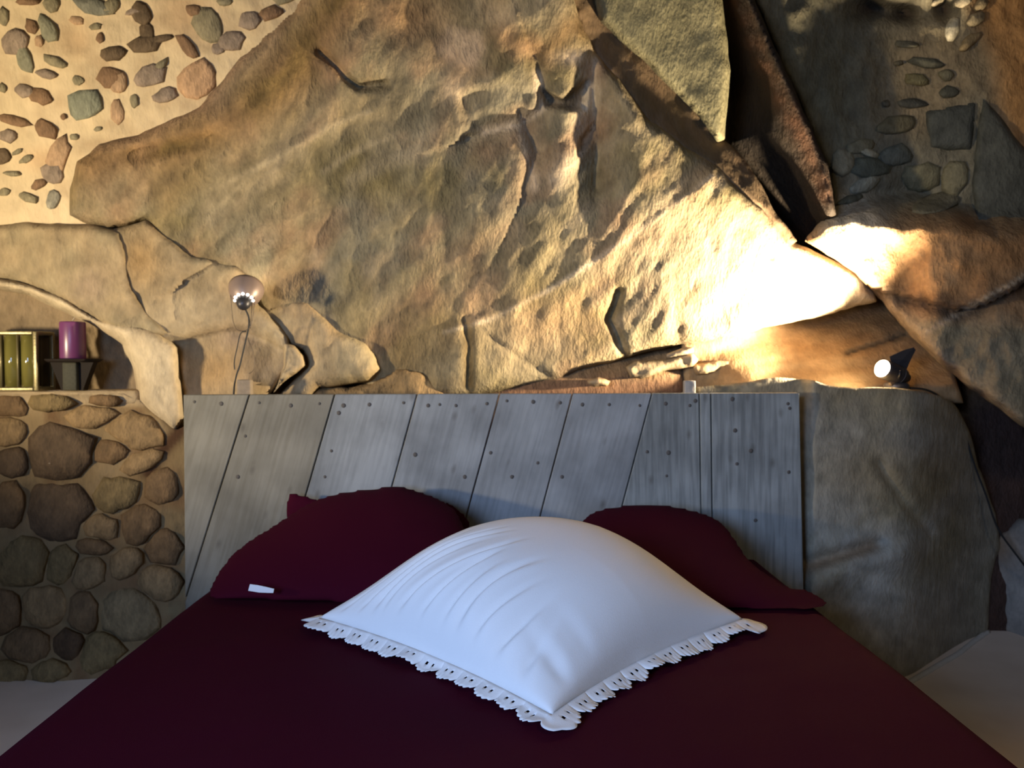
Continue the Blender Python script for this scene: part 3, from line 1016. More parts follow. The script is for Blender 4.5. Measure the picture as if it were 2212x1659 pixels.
GREY_OUT = [(1440, 862), (1500, 836), (1570, 830), (1640, 820), (1700, 814), (1755, 822), (1790, 832), (1850, 838), (1900, 838), (1960, 840), (2030, 856), (2062, 872), (2092, 930), (2115, 1010),
            (2150, 1110), (2160, 1180), (2140, 1250), (2136, 1330), (2132, 1372), (2100, 1400), (2060, 1430), (2005, 1462), (1900, 1530), (1440, 1530)]
grey = rock_patch('boulder', GREY_OUT, d_grey, c_grey, 'smooth_rock', h=6.5, rnd=6, ramp=0.006, thick=0.20, rough=2.5, seed=9, shrink=18)
tag(grey, 'big rounded grey boulder standing on the floor right of the headboard', 'rock')

# --- dim rock at the right edge
edge = rock_patch('boulder', [(2128, 1195), (2150, 1150), (2200, 1120), (2330, 1120), (2420, 1250), (2420, 1500), (2260, 1490), (2215, 1440), (2150, 1370), (2132, 1290)],
                  lambda x, y: 2.44 - 0.0011 * (x - 2130) + 0.03 * fbm(x, y, 80, 68),
                  lambda x, y: mixc(mixc(rgbc((0.24, 0.225, 0.20), x), (0.17, 0.10, 0.045), 0.9 * blob(x, y, 2140, 1180, 60, 50)), (0.15, 0.085, 0.03), 1.2 * stroke(x, y, [(2132, 1290), (2150, 1370), (2215, 1440), (2260, 1490)], 18)),
                  'smooth_rock', h=8, rnd=24, ramp=0.05, thick=0.10, rough=3, seed=10)
tag(edge, 'small dim rock with brown edges at the far right above the floor', 'rock')

# --- left boulders


def d_lamp_rock(x, y):
    d = 2.115 + 0.05 * fbm(x, y, 160, 71) + 0.012 * fbm(x, y, 40, 72, 3, -0.8, 1.6)
    d = d + 0.045 * step(x, y, [(380, 742), (440, 728), (500, 716), (545, 726), (590, 745)], 1, 14, 70) - 0.01
    d = d + 0.03 * step(x, y, [(400, 610), (440, 588), (480, 562)], 1, 8, 40) - 0.004
    return d


def c_lamp_rock(x, y):
    c = rgbc((0.33, 0.235, 0.13), x)
    c = mixc(c, (0.27, 0.215, 0.13), 0.5 + 1.4 * fbm(x, y, 90, 73))
    c = mixc(c, (0.36, 0.22, 0.09), 0.8 * blob(x, y, 300, 560, 50, 60) + 0.7 * blob(x, y, 450, 800, 90, 50))
    c = mixc(c, (0.24, 0.17, 0.12), 0.6 * blob(x, y, 510, 730, 40, 26) + 0.3 * blob(x, y, 560, 800, 60, 40))
    c = mixc(c, (0.41, 0.32, 0.20), 0.7 * blob(x, y, 400, 680, 80, 40) + 0.6 * blob(x, y, 580, 710, 30, 40))
    return c * (1 + 0.35 * fbm(x, y, 24, 74, 3, -0.8, 2.0))[:, None]


LAMP_OUT = [(212, 520), (232, 496), (275, 486), (316, 474), (352, 500), (410, 552), (470, 564), (512, 574), (548, 606), (560, 655), (592, 690), (622, 730), (630, 770), (618, 805), (596, 836), (560, 880), (396, 890), (372, 760), (330, 730), (284, 700), (244, 650), (226, 590)]
lamprock = rock_patch('boulder', LAMP_OUT, d_lamp_rock, c_lamp_rock, 'smooth_rock', h=6, rnd=22, ramp=0.032, thick=0.10, rough=3, seed=11)
tag(lamprock, 'tan boulder behind the left spotlight and its cords', 'rock')

knob = rock_patch('boulder', [(610, 740), (635, 745), (655, 768), (660, 790), (640, 805), (612, 825), (590, 850), (578, 872), (600, 830), (612, 790)],
                  lambda x, y: 2.10 + 0.02 * fbm(x, y, 30, 75), flat_col((0.36, 0.27, 0.155), 76), 'smooth_rock', h=4.5, rnd=12, ramp=0.03, thick=0.06, rough=1.5, seed=12)
tag(knob, 'small tan rock knob with a dark crack between two boulders left', 'rock')


def c_tan2(x, y):
    c = rgbc((0.34, 0.24, 0.13), x)
    c = mixc(c, (0.33, 0.26, 0.15), 0.5 + 1.5 * fbm(x, y, 70, 77))
    c = mixc(c, (0.26, 0.19, 0.08), 0.6 * blob(x, y, 780, 830, 70, 30))
    return c * (1 + 0.35 * fbm(x, y, 22, 78, 3, -0.8, 2.0))[:, None]


tan2 = rock_patch('boulder', [(535, 690), (570, 652), (630, 640), (668, 648), (705, 690), (740, 718), (790, 738), (816, 766), (822, 800), (796, 826), (740, 832), (690, 838), (660, 872), (585, 872), (640, 812), (662, 786), (655, 758), (600, 745)],
                  lambda x, y: 2.135 + 0.05 * fbm(x, y, 120, 79) + 0.012 * fbm(x, y, 36, 81, 3), c_tan2, 'smooth_rock', h=6, rnd=26, ramp=0.06, thick=0.10, rough=3, seed=13)
tag(tan2, 'pointed tan boulder low between the left spotlight rock and the rock face', 'rock')
tan3 = rock_patch('boulder', [(640, 850), (690, 832), (750, 838), (800, 826), (860, 790), (920, 800), (960, 838), (980, 880), (640, 885)],
                  lambda x, y: 2.17 + 0.05 * fbm(x, y, 90, 82), flat_col((0.25, 0.16, 0.07), 83), 'rock', h=7, rnd=18, ramp=0.05, thick=0.06, rough=4, seed=14)
tag(tan3, 'low brown rock peeping over the top of the headboard', 'rock')


def d_upl(x, y):
    return 2.115 + 0.04 * fbm(x, y, 140, 84) + 0.012 * fbm(x, y, 36, 85, 3, -0.8, 1.6) - 0.0001 * x


def c_upl(x, y):
    c = rgbc((0.32, 0.235, 0.135), x)
    c = mixc(c, (0.25, 0.20, 0.12), 0.5 + 1.4 * fbm(x, y, 80, 86))
    c = mixc(c, (0.28, 0.20, 0.14), 0.6 * blob(x, y, 190, 620, 40, 40))
    return c * (1 + 0.35 * fbm(x, y, 22, 87, 3, -0.8, 2.0))[:, None]


upl = rock_patch('boulder', [(-420, 492), (0, 486), (60, 478), (130, 486), (200, 484), (262, 500), (276, 560), (290, 620), (330, 680), (372, 726), (300, 740), (200, 690), (130, 650), (60, 620), (-20, 606), (-420, 600)],
                 d_upl, c_upl, 'smooth_rock', h=6.5, rnd=22, ramp=0.05, thick=0.10, rough=3, seed=15)
tag(upl, 'broad tan rock above the candle niche under the mortared rubble', 'rock')
lip = rock_patch('boulder', [(-420, 592), (-20, 596), (60, 612), (140, 640), (215, 690), (300, 700), (345, 718), (384, 748), (392, 850), (398, 900), (380, 935), (340, 905), (300, 868), (292, 800), (268, 745), (220, 712), (150, 676), (60, 636), (-20, 622), (-420, 620)],
                 lambda x, y: 2.055 + 0.02 * fbm(x, y, 90, 88) + 0.006 * fbm(x, y, 30, 89, 3) + 0.03 * sstep(340, 200, x),
                 lambda x, y: mixc(rgbc((0.50, 0.40, 0.26), x), (0.38, 0.29, 0.18), 0.4 + 1.5 * fbm(x, y, 60, 90)),
                 'smooth_rock', h=5.5, rnd=28, ramp=0.06, thick=0.14, rough=2.5, seed=16)
tag(lip, 'pale curving rock lip around the candle niche', 'rock')
niche = rock_patch('boulder', [(-420, 600), (-20, 600), (60, 615), (150, 655), (240, 705), (300, 770), (315, 850), (320, 885), (-420, 885)],
                   lambda x, y: 2.20 + 0.03 * fbm(x, y, 90, 92) + 0.01 * fbm(x, y, 30, 93, 3),
                   lambda x, y: mixc(rgbc((0.25, 0.18, 0.105), x), (0.20, 0.145, 0.085), 0.5 + 1.4 * fbm(x, y, 50, 94)),
                   'smooth_rock', h=7, rnd=10, ramp=0.01, thick=0.05, rough=2, seed=17)
tag(niche, 'brown rock at the back of the niche behind the purple candle', 'rock')

# niche shelf, built as the flat top of the lower wall
LEDGE_Z = CAMZ - 64 / FPX * 2.09
bm = bmesh.new()
add_box(bm, (-1.44, 2.185, LEDGE_Z - 0.02), (0.82, 0.17, 0.04))
sh = bm_obj('trim_1', bm, simple('ledge_mortar', (0.36, 0.27, 0.16), 0.9, bump=0.006, bscale=40, var=0.2), None, bevel=0.012)
tag(sh, 'rough mortar ledge carrying the candle and the gilt box', None, kind='structure')

# mortar bead along the foot of the grey boulder
pts = [P(px, py, CAMZ * FPX / (py - 779 + 1e-6) * 0.995) for px, py in ((1900, 1526), (1960, 1488), (2003, 1462), (2040, 1440), (2070, 1422), (2100, 1398), (2134, 1373))]
for p in pts:
    p.z = 0.0
bm = tube(smooth_path(pts), 0.009, 6)
bead = bm_obj('trim_2', bm, simple('bead', (0.52, 0.52, 0.50), 0.8, bump=0.003, bscale=60, var=0.15))
tag(bead, 'pale mortar bead along the foot of the grey boulder', None, kind='structure')

# ================================================================== HEADBOARD
YH = 1.98


def wood_mat(name, ang, base, dark, seed):
    m, nt, b = new_mat(name)
    b.inputs['Roughness'].default_value = 0.75
    b.inputs['Specular IOR Level'].default_value = 0.25
    tc = N(nt, 'ShaderNodeTexCoord')
    mp = N(nt, 'ShaderNodeMapping')
    mp.inputs['Location'].default_value = (seed * 1.7, 0, seed * 0.9)
    mp.inputs['Rotation'].default_value = (0, ang, 0)
    mp2 = N(nt, 'ShaderNodeMapping')
    mp2.inputs['Scale'].default_value = (1.0, 1.0, 0.06)
    nt.links.new(tc.outputs['Object'], mp.inputs['Vector'])
    nt.links.new(mp.outputs[0], mp2.inputs['Vector'])
    g = N(nt, 'ShaderNodeTexNoise')
    g.inputs['Scale'].default_value = 110
    g.inputs['Detail'].default_value = 5
    nt.links.new(mp2.outputs[0], g.inputs['Vector'])
    blot = N(nt, 'ShaderNodeTexNoise')
    blot.inputs['Scale'].default_value = 5.5
    blot.inputs['Detail'].default_value = 5
    nt.links.new(mp.outputs[0], blot.inputs['Vector'])
    mp3 = N(nt, 'ShaderNodeMapping')
    mp3.inputs['Scale'].default_value = (17, 17, 9)
    nt.links.new(mp.outputs[0], mp3.inputs['Vector'])
    vo = N(nt, 'ShaderNodeTexVoronoi')
    vo.inputs['Scale'].default_value = 1.0
    nt.links.new(mp3.outputs[0], vo.inputs['Vector'])
    kn = N(nt, 'ShaderNodeMapRange')
    kn.inputs['From Min'].default_value = 0.03
    kn.inputs['From Max'].default_value = 0.16
    kn.inputs['To Min'].default_value = 1.0
    kn.inputs['To Max'].default_value = 0.0
    nt.links.new(vo.outputs['Distance'], kn.inputs['Value'])
    r1 = N(nt, 'ShaderNodeValToRGB')
    r1.color_ramp.elements[0].position = 0.34
    r1.color_ramp.elements[0].color = (*dark, 1)
    r1.color_ramp.elements[1].position = 0.60
    r1.color_ramp.elements[1].color = (*base, 1)
    nt.links.new(g.outputs['Fac'], r1.inputs['Fac'])
    r2 = N(nt, 'ShaderNodeMapRange')
    r2.inputs['From Min'].default_value = 0.3
    r2.inputs['From Max'].default_value = 0.65
    r2.inputs['To Min'].default_value = 0.60
    r2.inputs['To Max'].default_value = 1.12
    nt.links.new(blot.outputs['Fac'], r2.inputs['Value'])
    sc = N(nt, 'ShaderNodeVectorMath', operation='SCALE')
    nt.links.new(r1.outputs[0], sc.inputs[0])
    nt.links.new(r2.outputs[0], sc.inputs['Scale'])
    mx = N(nt, 'ShaderNodeMix', data_type='RGBA')
    km = N(nt, 'ShaderNodeMath', operation='MULTIPLY')
    km.inputs[1].default_value = 0.5
    nt.links.new(kn.outputs[0], km.inputs[0])
    nt.links.new(km.outputs[0], mx.inputs['Factor'])
    nt.links.new(sc.outputs[0], mx.inputs['A'])
    mx.inputs['B'].default_value = (0.07, 0.06, 0.05, 1)
    nt.links.new(mx.outputs['Result'], b.inputs['Base Color'])
    bp = N(nt, 'ShaderNodeBump')
    bp.inputs['Distance'].default_value = 0.0006
    nt.links.new(g.outputs['Fac'], bp.inputs['Height'])
    nt.links.new(bp.outputs[0], b.inputs['Normal'])
    return m


wood_mat('wood_slant', math.radians(-15.5), (0.275, 0.287, 0.292), (0.225, 0.236, 0.24), 1)
wood_mat('wood_lit_warm', math.radians(-16.5), (0.215, 0.20, 0.163), (0.182, 0.167, 0.132), 2)  # left planks: the uplighter's warm tint is painted into the wood
wood_mat('wood_upright', math.radians(0.8), (0.26, 0.275, 0.268), (0.17, 0.181, 0.177), 3)
simple('nail_iron', (0.075, 0.065, 0.058), 0.75, 0.0)

hb = empty('headboard', P(1066, 1400, YH), 'weathered grey wooden headboard of slanted planks cut from an old door', 'headboard')
rect = [(396, 853), (1727, 849), (1739, 1420), (401, 1420)]
SEAMS = [((538, 855), (404, 1283)), ((723, 852), (662, 1064)), ((901, 852), (848, 1045)), ((1079, 852), (1008, 1112)),
         ((1237, 850), (1169, 1107)), ((1409, 848), (1344, 1094)), ((1511, 848), (1515, 1104)), ((1536, 848), (1539, 1107))]


def clip_half(poly, a, b, keep_right):
    """keep the part of poly right (image x) of the downward line a->b, or left"""
    out = []
    ax, ay = a
    bx, by = b

    def f(p):
        v = (p[0] - ax) * (by - ay) - (p[1] - ay) * (bx - ax)
        return v if keep_right else -v
    for i in range(len(poly)):
        p, q = poly[i], poly[(i + 1) % len(poly)]
        fp, fq = f(p), f(q)
        if fp >= 0:
            out.append(p)
        if fp * fq < 0:
            t = fp / (fp - fq)
            out.append((p[0] + t * (q[0] - p[0]), p[1] + t * (q[1] - p[1])))
    return out


mats_b = ['wood_lit_warm', 'wood_lit_warm', 'wood_slant', 'wood_slant', 'wood_slant', 'wood_slant', 'wood_upright', 'wood_upright', 'wood_upright']
plank_polys = []
for i in range(9):
    poly = list(rect)
    if i > 0:
        a, b_ = SEAMS[i - 1]
        poly = clip_half(poly, (a[0] + 1.3, a[1]), (b_[0] + 1.3, b_[1]), True)
    if i < 8:
        a, b_ = SEAMS[i]
        poly = clip_half(poly, (a[0] - 1.3, a[1]), (b_[0] - 1.3, b_[1]), False)
    plank_polys.append(poly)
    bm = bmesh.new()
    rs = np.random.RandomState(40 + i)
    dy = rs.uniform(-0.002, 0.002)
    fr = [bm.verts.new(P(px, py, YH + dy)) for px, py in poly]
    bk = [bm.verts.new(v.co + Vector((0, 0.028, 0))) for v in fr]
    bm.faces.new(fr)
    bm.faces.new(bk[::-1])
    for k in range(len(fr)):
        bm.faces.new((fr[k], bk[k], bk[(k + 1) % len(fr)], fr[(k + 1) % len(fr)]))
    pl = bm_obj('plank', bm, mats_b[i], hb, smooth=False, bevel=0.0018, segs=1)
    # nails near the top and lower down
    spots = {0: [(420, 868), (478, 872)], 1: [(560, 870), (628, 876), (690, 872)], 2: [(742, 876), (732, 892), (798, 874), (872, 870)],
             3: [(925, 876), (950, 874), (985, 876), (1052, 872)], 4: [(1095, 866), (1152, 868), (1210, 870)],
             5: [(1258, 874), (1316, 874), (1382, 876)], 6: [(1438, 872), (1490, 876), (1502, 866)], 7: [], 8: [(1582, 862), (1702, 872), (1706, 882)]}[i]
    low = {0: [], 1: [(530, 942), (514, 1030)], 2: [(716, 974), (702, 1030)], 3: [(897, 982), (1004, 1030)], 4: [(1060, 978), (1106, 1030)], 5: [(1162, 1000), (1214, 1030)],
           6: [(1398, 976), (1444, 978), (1440, 1028)], 7: [], 8: [(1588, 930), (1592, 1002), (1622, 974), (1704, 1020), (1632, 1124)]}[i]
    for (nx_, ny_) in spots + low:
        bm2 = bmesh.new()
        M = Matrix.Translation(P(nx_, ny_, YH + dy)) @ Matrix.Rotation(math.pi / 2, 4, 'X')
        rr = 0.0052 * rs.uniform(0.75, 1.25)
        add_lathe(bm2, [(0, 0.0016), (rr * 0.7, 0.0013), (rr, 0.0004), (rr * 0.9, -0.004)], M, 10)
        bm_obj('nail', bm2, 'nail_iron', pl)
# battens behind
for (px, w, top, col) in ((529, 15, 820, (0.22, 0.17, 0.12)), (1489, 12, 822, (0.30, 0.27, 0.24))):
    bm = bmesh.new()
    c1 = P(px, top, YH + 0.044)
    add_box(bm, (c1.x, YH + 0.044, c1.z - 0.35), (w * 2 / FPX * YH, 0.024, 0.70))
    bm_obj('batten', bm, simple('batten_%d' % px, col, 0.8, bump=0.002, bscale=80, var=0.3), hb, bevel=0.003)

# ================================================================== BED
BEDZ = 0.37
m, nt, b = new_mat('maroon_cloth')
b.inputs['Roughness'].default_value = 0.85
b.inputs['Specular IOR Level'].default_value = 0.06
b.inputs['Base Color'].default_value = (0.042, 0.0020, 0.0105, 1)
b.inputs['Sheen Weight'].default_value = 0.0
b.inputs['Sheen Roughness'].default_value = 0.5
b.inputs['Sheen Tint'].default_value = (0.35, 0.06, 0.16, 1)
tc = N(nt, 'ShaderNodeTexCoord')
n1 = N(nt, 'ShaderNodeTexNoise')
n1.inputs['Scale'].default_value = 900
nt.links.new(tc.outputs['Object'], n1.inputs['Vector'])
bp = N(nt, 'ShaderNodeBump')
bp.inputs['Distance'].default_value = 0.0006
nt.links.new(n1.outputs['Fac'], bp.inputs['Height'])
nt.links.new(bp.outputs[0], b.inputs['Normal'])

bed = empty('bed', (0, 1.0, 0), 'low double bed under a plain dark maroon sheet in front of the headboard', 'bed')
X0, X1, Y0, Y1 = -0.697, 0.690, 0.02, 1.965


def soft_box(name, x0, x1, y0, y1, z0, z1, r, mat, parent, nx=70, ny=90, wr_amp=0.0):
    """box with rounded top edges as a top grid plus hanging sides"""
    us = np.linspace(0, 1, nx)
    vs = np.linspace(0, 1, ny)
    U, V = np.meshgrid(us, vs)
    X = x0 + (x1 - x0) * U
    Y = y0 + (y1 - y0) * V
    ex = np.minimum(np.minimum(X - x0, x1 - X), r)
    ey = np.minimum(np.minimum(Y - y0, y1 - Y), r)
    k = np.minimum(ex, ey) / r
    Z = z1 - r * (1 - np.sqrt(np.clip(1 - (1 - k) ** 2, 0, 1)))
    if wr_amp:
        Z = Z + wr_amp * (fbm(X * 1000, Y * 1000, 300, 130, 3) + 0.35 * fbm(X * 1000, Y * 1000, 90, 131, 2, 0.3, 3.0)) * np.minimum(k * 2, 1)
    verts = [tuple(v) for v in np.stack([X, Y, Z], -1).reshape(-1, 3)]
    idx = np.arange(nx * ny).reshape(ny, nx)
    faces = []
    for j in range(ny - 1):
        for i in range(nx - 1):
            faces.append((idx[j, i], idx[j, i + 1], idx[j + 1, i + 1], idx[j + 1, i]))
    ring = list(idx[0, :]) + list(idx[1:, -1]) + list(idx[-1, -2::-1]) + list(idx[-2:0:-1, 0])
    base = len(verts)
    for q in ring:
        v = verts[q]
        verts.append((v[0], v[1], z0))
    n = len(ring)
    for i in range(n):
        j = (i + 1) % n
        faces.append((ring[i], base + i, base + j, ring[j]))
    faces.append(tuple(base + i for i in range(n)))
    me = mesh_from(verts, faces, None, name)
    return link(name, me, mat, parent)


simple('mattress_cloth', (0.5, 0.47, 0.42), 0.9)
simple('bed_wood', (0.12, 0.07, 0.035), 0.6, bump=0.001, var=0.3, bscale=30)
soft_box('sheet', X0, X1, Y0, Y1, 0.13, BEDZ, 0.05, 'maroon_cloth', bed, 110, 150, 0.008)
soft_box('mattress', X0 + 0.015, X1 - 0.015, Y0 + 0.015, Y1 - 0.015, 0.125, BEDZ - 0.03, 0.04, 'mattress_cloth', bed, 12, 12)
bm = bmesh.new()
add_box(bm, (0, (Y0 + Y1) / 2, 0.09), (X1 - X0 - 0.04, Y1 - Y0 - 0.04, 0.07))
bm_obj('bed_base', bm, 'bed_wood', bed, bevel=0.005)
for lx in (X0 + 0.10, X1 - 0.10):
    for ly in (Y0 + 0.12, Y1 - 0.12):
        bm = bmesh.new()
        add_box(bm, (lx, ly, 0.0275), (0.06, 0.06, 0.055))
        bm_obj('leg', bm, 'bed_wood', bed, bevel=0.004)

# ---- maroon pillows leaning on the headboard


def puffy(name, outline, depth, Tf, Tb, mat, parent=None, h=6.5, wr=None, sub=1, zmin=None):
    ol_ = np.asarray(outline, float)
    # round the outline (closed Catmull-Rom)
    pts = []
    n = len(ol_)
    for i in range(n):
        p0, p1, p2, p3 = ol_[i - 1], ol_[i], ol_[(i + 1) % n], ol_[(i + 2) % n]
        for k in range(5):
            t = k / 5
            pts.append(0.5 * (2 * p1 + (p2 - p0) * t + (2 * p0 - 5 * p1 + 4 * p2 - p3) * t * t + (3 * p1 - p0 - 3 * p2 + p3) * t ** 3))
    x, y, faces, be, bv, hh = poisson_height(np.array(pts), h)
    Yp = depth(x, y)
    w = wr(x, y) * np.minimum(hh * 2, 1) if wr else 0
    Vf = P3(x, y, Yp - Tf * hh - w)
    Vk = P3(x, y, Yp + Tb * hh)
    if zmin is not None:
        Vf[:, 2] = np.maximum(Vf[:, 2], zmin)
        Vk[:, 2] = np.maximum(Vk[:, 2], zmin)
    nn = len(x)
    isb = np.zeros(nn, bool)
    isb[bv] = True
    back = np.where(isb, np.arange(nn), nn + np.cumsum(~isb) - 1)
    V = np.concatenate([Vf, Vk[~isb]])
    F = [tuple(f) for f in faces] + [tuple(back[f[::-1]]) for f in faces]
    me = mesh_from(V, F, None, name)
    o = link(name, me, mat, parent)
    if sub:
        ms = o.modifiers.new('soft', 'SMOOTH')
        ms.factor = 0.5
        ms.iterations = 5
        md = o.modifiers.new('sub', 'SUBSURF')
        md.levels = sub
        md.render_levels = sub
    return o


LP_OUT = [(462, 1298), (452, 1268), (488, 1210), (528, 1172), (583, 1137), (621, 1112), (672, 1082), (724, 1064), (762, 1057), (800, 1054), (846, 1047), (881, 1051), (935, 1069), (976, 1092),
          (1000, 1125), (1012, 1180), (1008, 1250), (980, 1300), (900, 1312), (760, 1312), (640, 1306), (540, 1302)]


def d_lp(x, y):
    return 1.60 + 0.33 * sstep(1310, 1050, y) ** 0.8


lp = puffy('pillow', LP_OUT, lambda x, y: 1.578 + 0.325 * np.clip((1305 - y) / 250, -0.1, 1.05), 0.095, 0.03, 'maroon_cloth',
           wr=lambda x, y: 0.012 * fbm(x, y, 150, 140, 2), zmin=BEDZ + 0.006)
tag(lp, 'maroon pillow with a white tag leaning on the left of the headboard', 'pillow', 'maroon pillows against the headboard')
ear = puffy('corner_flap', [(618, 1120), (617, 1090), (624, 1064), (650, 1066), (678, 1075), (700, 1084), (690, 1120), (650, 1140)],
            lambda x, y: 1.925 + 0 * x, 0.012, 0.008, 'maroon_cloth', lp, h=6, sub=1)
ear2 = puffy('corner_flap', [(960, 1085), (985, 1094), (1010, 1116), (1018, 1140), (1000, 1160), (965, 1150)],
             lambda x, y: 1.925 + 0 * x, 0.012, 0.008, 'maroon_cloth', lp, h=6, sub=1)
RP_OUT = [(1240, 1150), (1268, 1112), (1300, 1097), (1350, 1089), (1400, 1087), (1450, 1090), (1490, 1098), (1535, 1112), (1565, 1132), (1592, 1166), (1620, 1208), (1662, 1240), (1702, 1264),
          (1738, 1270), (1766, 1284), (1786, 1308), (1782, 1330), (1740, 1338), (1640, 1332), (1500, 1326), (1350, 1320), (1260, 1312), (1232, 1240)]
rp = puffy('pillow', RP_OUT, lambda x, y: 1.535 + 0.355 * np.clip((1325 - y) / 238, -0.1, 1.05), 0.095, 0.03, 'maroon_cloth',
           wr=lambda x, y: 0.014 * fbm(x, y, 140, 141, 2), zmin=BEDZ + 0.006)
tag(rp, 'maroon pillow slumped on the right of the headboard behind the white one', 'pillow', 'maroon pillows against the headboard')
simple('white_tag', (0.75, 0.76, 0.78), 0.8, bump=0.0005, bscale=400)
bm = bmesh.new()
tg = [P(px, py, 1.535) for px, py in ((536, 1276), (540, 1262), (556, 1264), (575, 1268), (592, 1272), (590, 1281), (560, 1280))]
fr = [bm.verts.new(p) for p in tg]
bk = [bm.verts.new(p + Vector((0, 0.002, -0.0005))) for p in tg]
bm.faces.new(fr)
bm.faces.new(bk[::-1])
for k in range(len(fr)):
    bm.faces.new((fr[k], bk[k], bk[(k + 1) % len(fr)], fr[(k + 1) % len(fr)]))
tago = bm_obj('care_tag', bm, 'white_tag', lp, smooth=False)
tago['label'] = 'small white care tag'

# ---- white pillow lying cornerwise
m, nt, b = new_mat('white_cotton')
b.inputs['Roughness'].default_value = 0.9
b.inputs['Specular IOR Level'].default_value = 0.1
b.inputs['Base Color'].default_value = (0.80, 0.79, 0.78, 1)
tc = N(nt, 'ShaderNodeTexCoord')
n1 = N(nt, 'ShaderNodeTexNoise')
n1.inputs['Scale'].default_value = 700
nt.links.new(tc.outputs['Object'], n1.inputs['Vector'])
bp = N(nt, 'ShaderNodeBump')
bp.inputs['Distance'].default_value = 0.0004
nt.links.new(n1.outputs['Fac'], bp.inputs['Height'])
nt.links.new(bp.outputs[0], b.inputs['Normal'])

cz = BEDZ + 0.012


def onbed(px, py, z):
    r = rays(np.array([px]), np.array([py]))[0]
    t = (z - CAMZ) / r[2]
    return np.array([r[0] * t, r[1] * t, z])


CL = onbed(690, 1335, cz + 0.01)
CF = onbed(1192, 1545, cz)
CRt = onbed(1605, 1338, cz + 0.01)
CB = np.array([0.075, 1.655, BEDZ + 0.125])
NU = 161
g = np.linspace(-1, 1, NU)
U, V = np.meshgrid(g, g)


FOLDS = [(-0.86, 0.42, 0.030, 0.007, -0.05), (-0.72, 0.46, 0.024, 0.008, 0.05), (-0.58, 0.40, 0.028, 0.009, 0.0), (-0.46, 0.34, 0.020, 0.006, -0.25), (-0.31, 0.36, 0.028, 0.009, -0.05),
         (-0.14, 0.26, 0.022, 0.008, -0.2), (0.03, 0.24, 0.020, 0.006, -0.35), (0.18, 0.16, 0.030, 0.009, -0.2), (0.36, 0.10, 0.024, 0.007, -0.35), (0.52, 0.06, 0.030, 0.008, -0.38), (0.70, 0.0, 0.034, 0.007, -0.5)]
FOLDS2 = [(-0.80, 0.10, 0.05, 0.005, 0.45), (-0.55, 0.06, 0.05, 0.002, 0.5)]


def white_surface(U, V, top=True):
    # corners: L(-1,-1) F(1,-1) R(1,1) B(-1,1)
    # sides pulled in between the corners
    pin = 0.085
    Uu = U * (1 - pin * (1 - V ** 2) * np.abs(U) ** 2)
    Vv = V * (1 - pin * (1 - U ** 2) * np.abs(V) ** 2)
    a = ((1 - Uu) / 2)[..., None]
    b_ = ((1 - Vv) / 2)[..., None]
    base = a * b_ * CL + (1 - a) * b_ * CF + (1 - a) * (1 - b_) * CRt + a * (1 - b_) * CB
    prof = np.clip((1 - np.abs(U) ** 2.3) * (1 - np.abs(V) ** 2.3), 0, 1) ** 0.42
    prof = prof * (1 - 0.45 * np.exp(-((1 - np.abs(U)) ** 2 + (1 - np.abs(V)) ** 2) / 0.30))
    if top:
        hgt = 0.152 * prof
        # creases gathered along the front left seam and the front corner
        for (u0, k, w, am, v1) in FOLDS:
            uu = U - (u0 + k * (V + 1) + 0.03 * np.sin(V * 5 + u0 * 9))
            ln = sstep(-1.0, -0.86, V) * sstep(v1, v1 - 0.5, V)
            hgt = hgt + am * ln * (0.6 * np.exp(-((uu - 1.7 * w) / (1.3 * w)) ** 2) - np.exp(-(uu / w) ** 2))
        for (v0, k, w, am, u1) in FOLDS2:
            vv = V - (v0 + k * (1 - U))
            ln = sstep(1.0, 0.86, U) * sstep(u1, u1 + 0.5, U)
            hgt = hgt + am * ln * (0.6 * np.exp(-((vv - 1.7 * w) / (1.3 * w)) ** 2) - np.exp(-(vv / w) ** 2))
        hgt = hgt + 0.004 * fbm(U * 100 + 900, V * 100 + 900, 110, 152, 2) * prof
    else:
        hgt = -0.030 * prof
    P_ = base.copy()
    P_[..., 2] += hgt
    if top:
        P_[..., 1] += 0.10 * prof * 0.0
    else:
        P_[..., 2] = np.maximum(P_[..., 2], BEDZ + 0.004)
    return P_


Tp = white_surface(U, V, True)
Bt = white_surface(U, V, False)
idx = np.arange(NU * NU).reshape(NU, NU)
isb = np.zeros((NU, NU), bool)
isb[0, :] = isb[-1, :] = isb[:, 0] = isb[:, -1] = True
bidx = np.where(isb.ravel(), idx.ravel(), NU * NU + np.cumsum(~isb.ravel()) - 1).reshape(NU, NU)
verts = np.concatenate([Tp.reshape(-1, 3), Bt.reshape(-1, 3)[~isb.ravel()]])
faces = []
for j in range(NU - 1):
    for i in range(NU - 1):
        faces.append((idx[j, i], idx[j, i + 1], idx[j + 1, i + 1], idx[j + 1, i]))
        faces.append((bidx[j + 1, i], bidx[j + 1, i + 1], bidx[j, i + 1], bidx[j, i]))
wp = link('pillow', mesh_from(verts, faces, None, 'white_pillow'), 'white_cotton')
tag(wp, 'plump white pillow with a scalloped lace edge lying cornerwise on the bed', 'pillow')

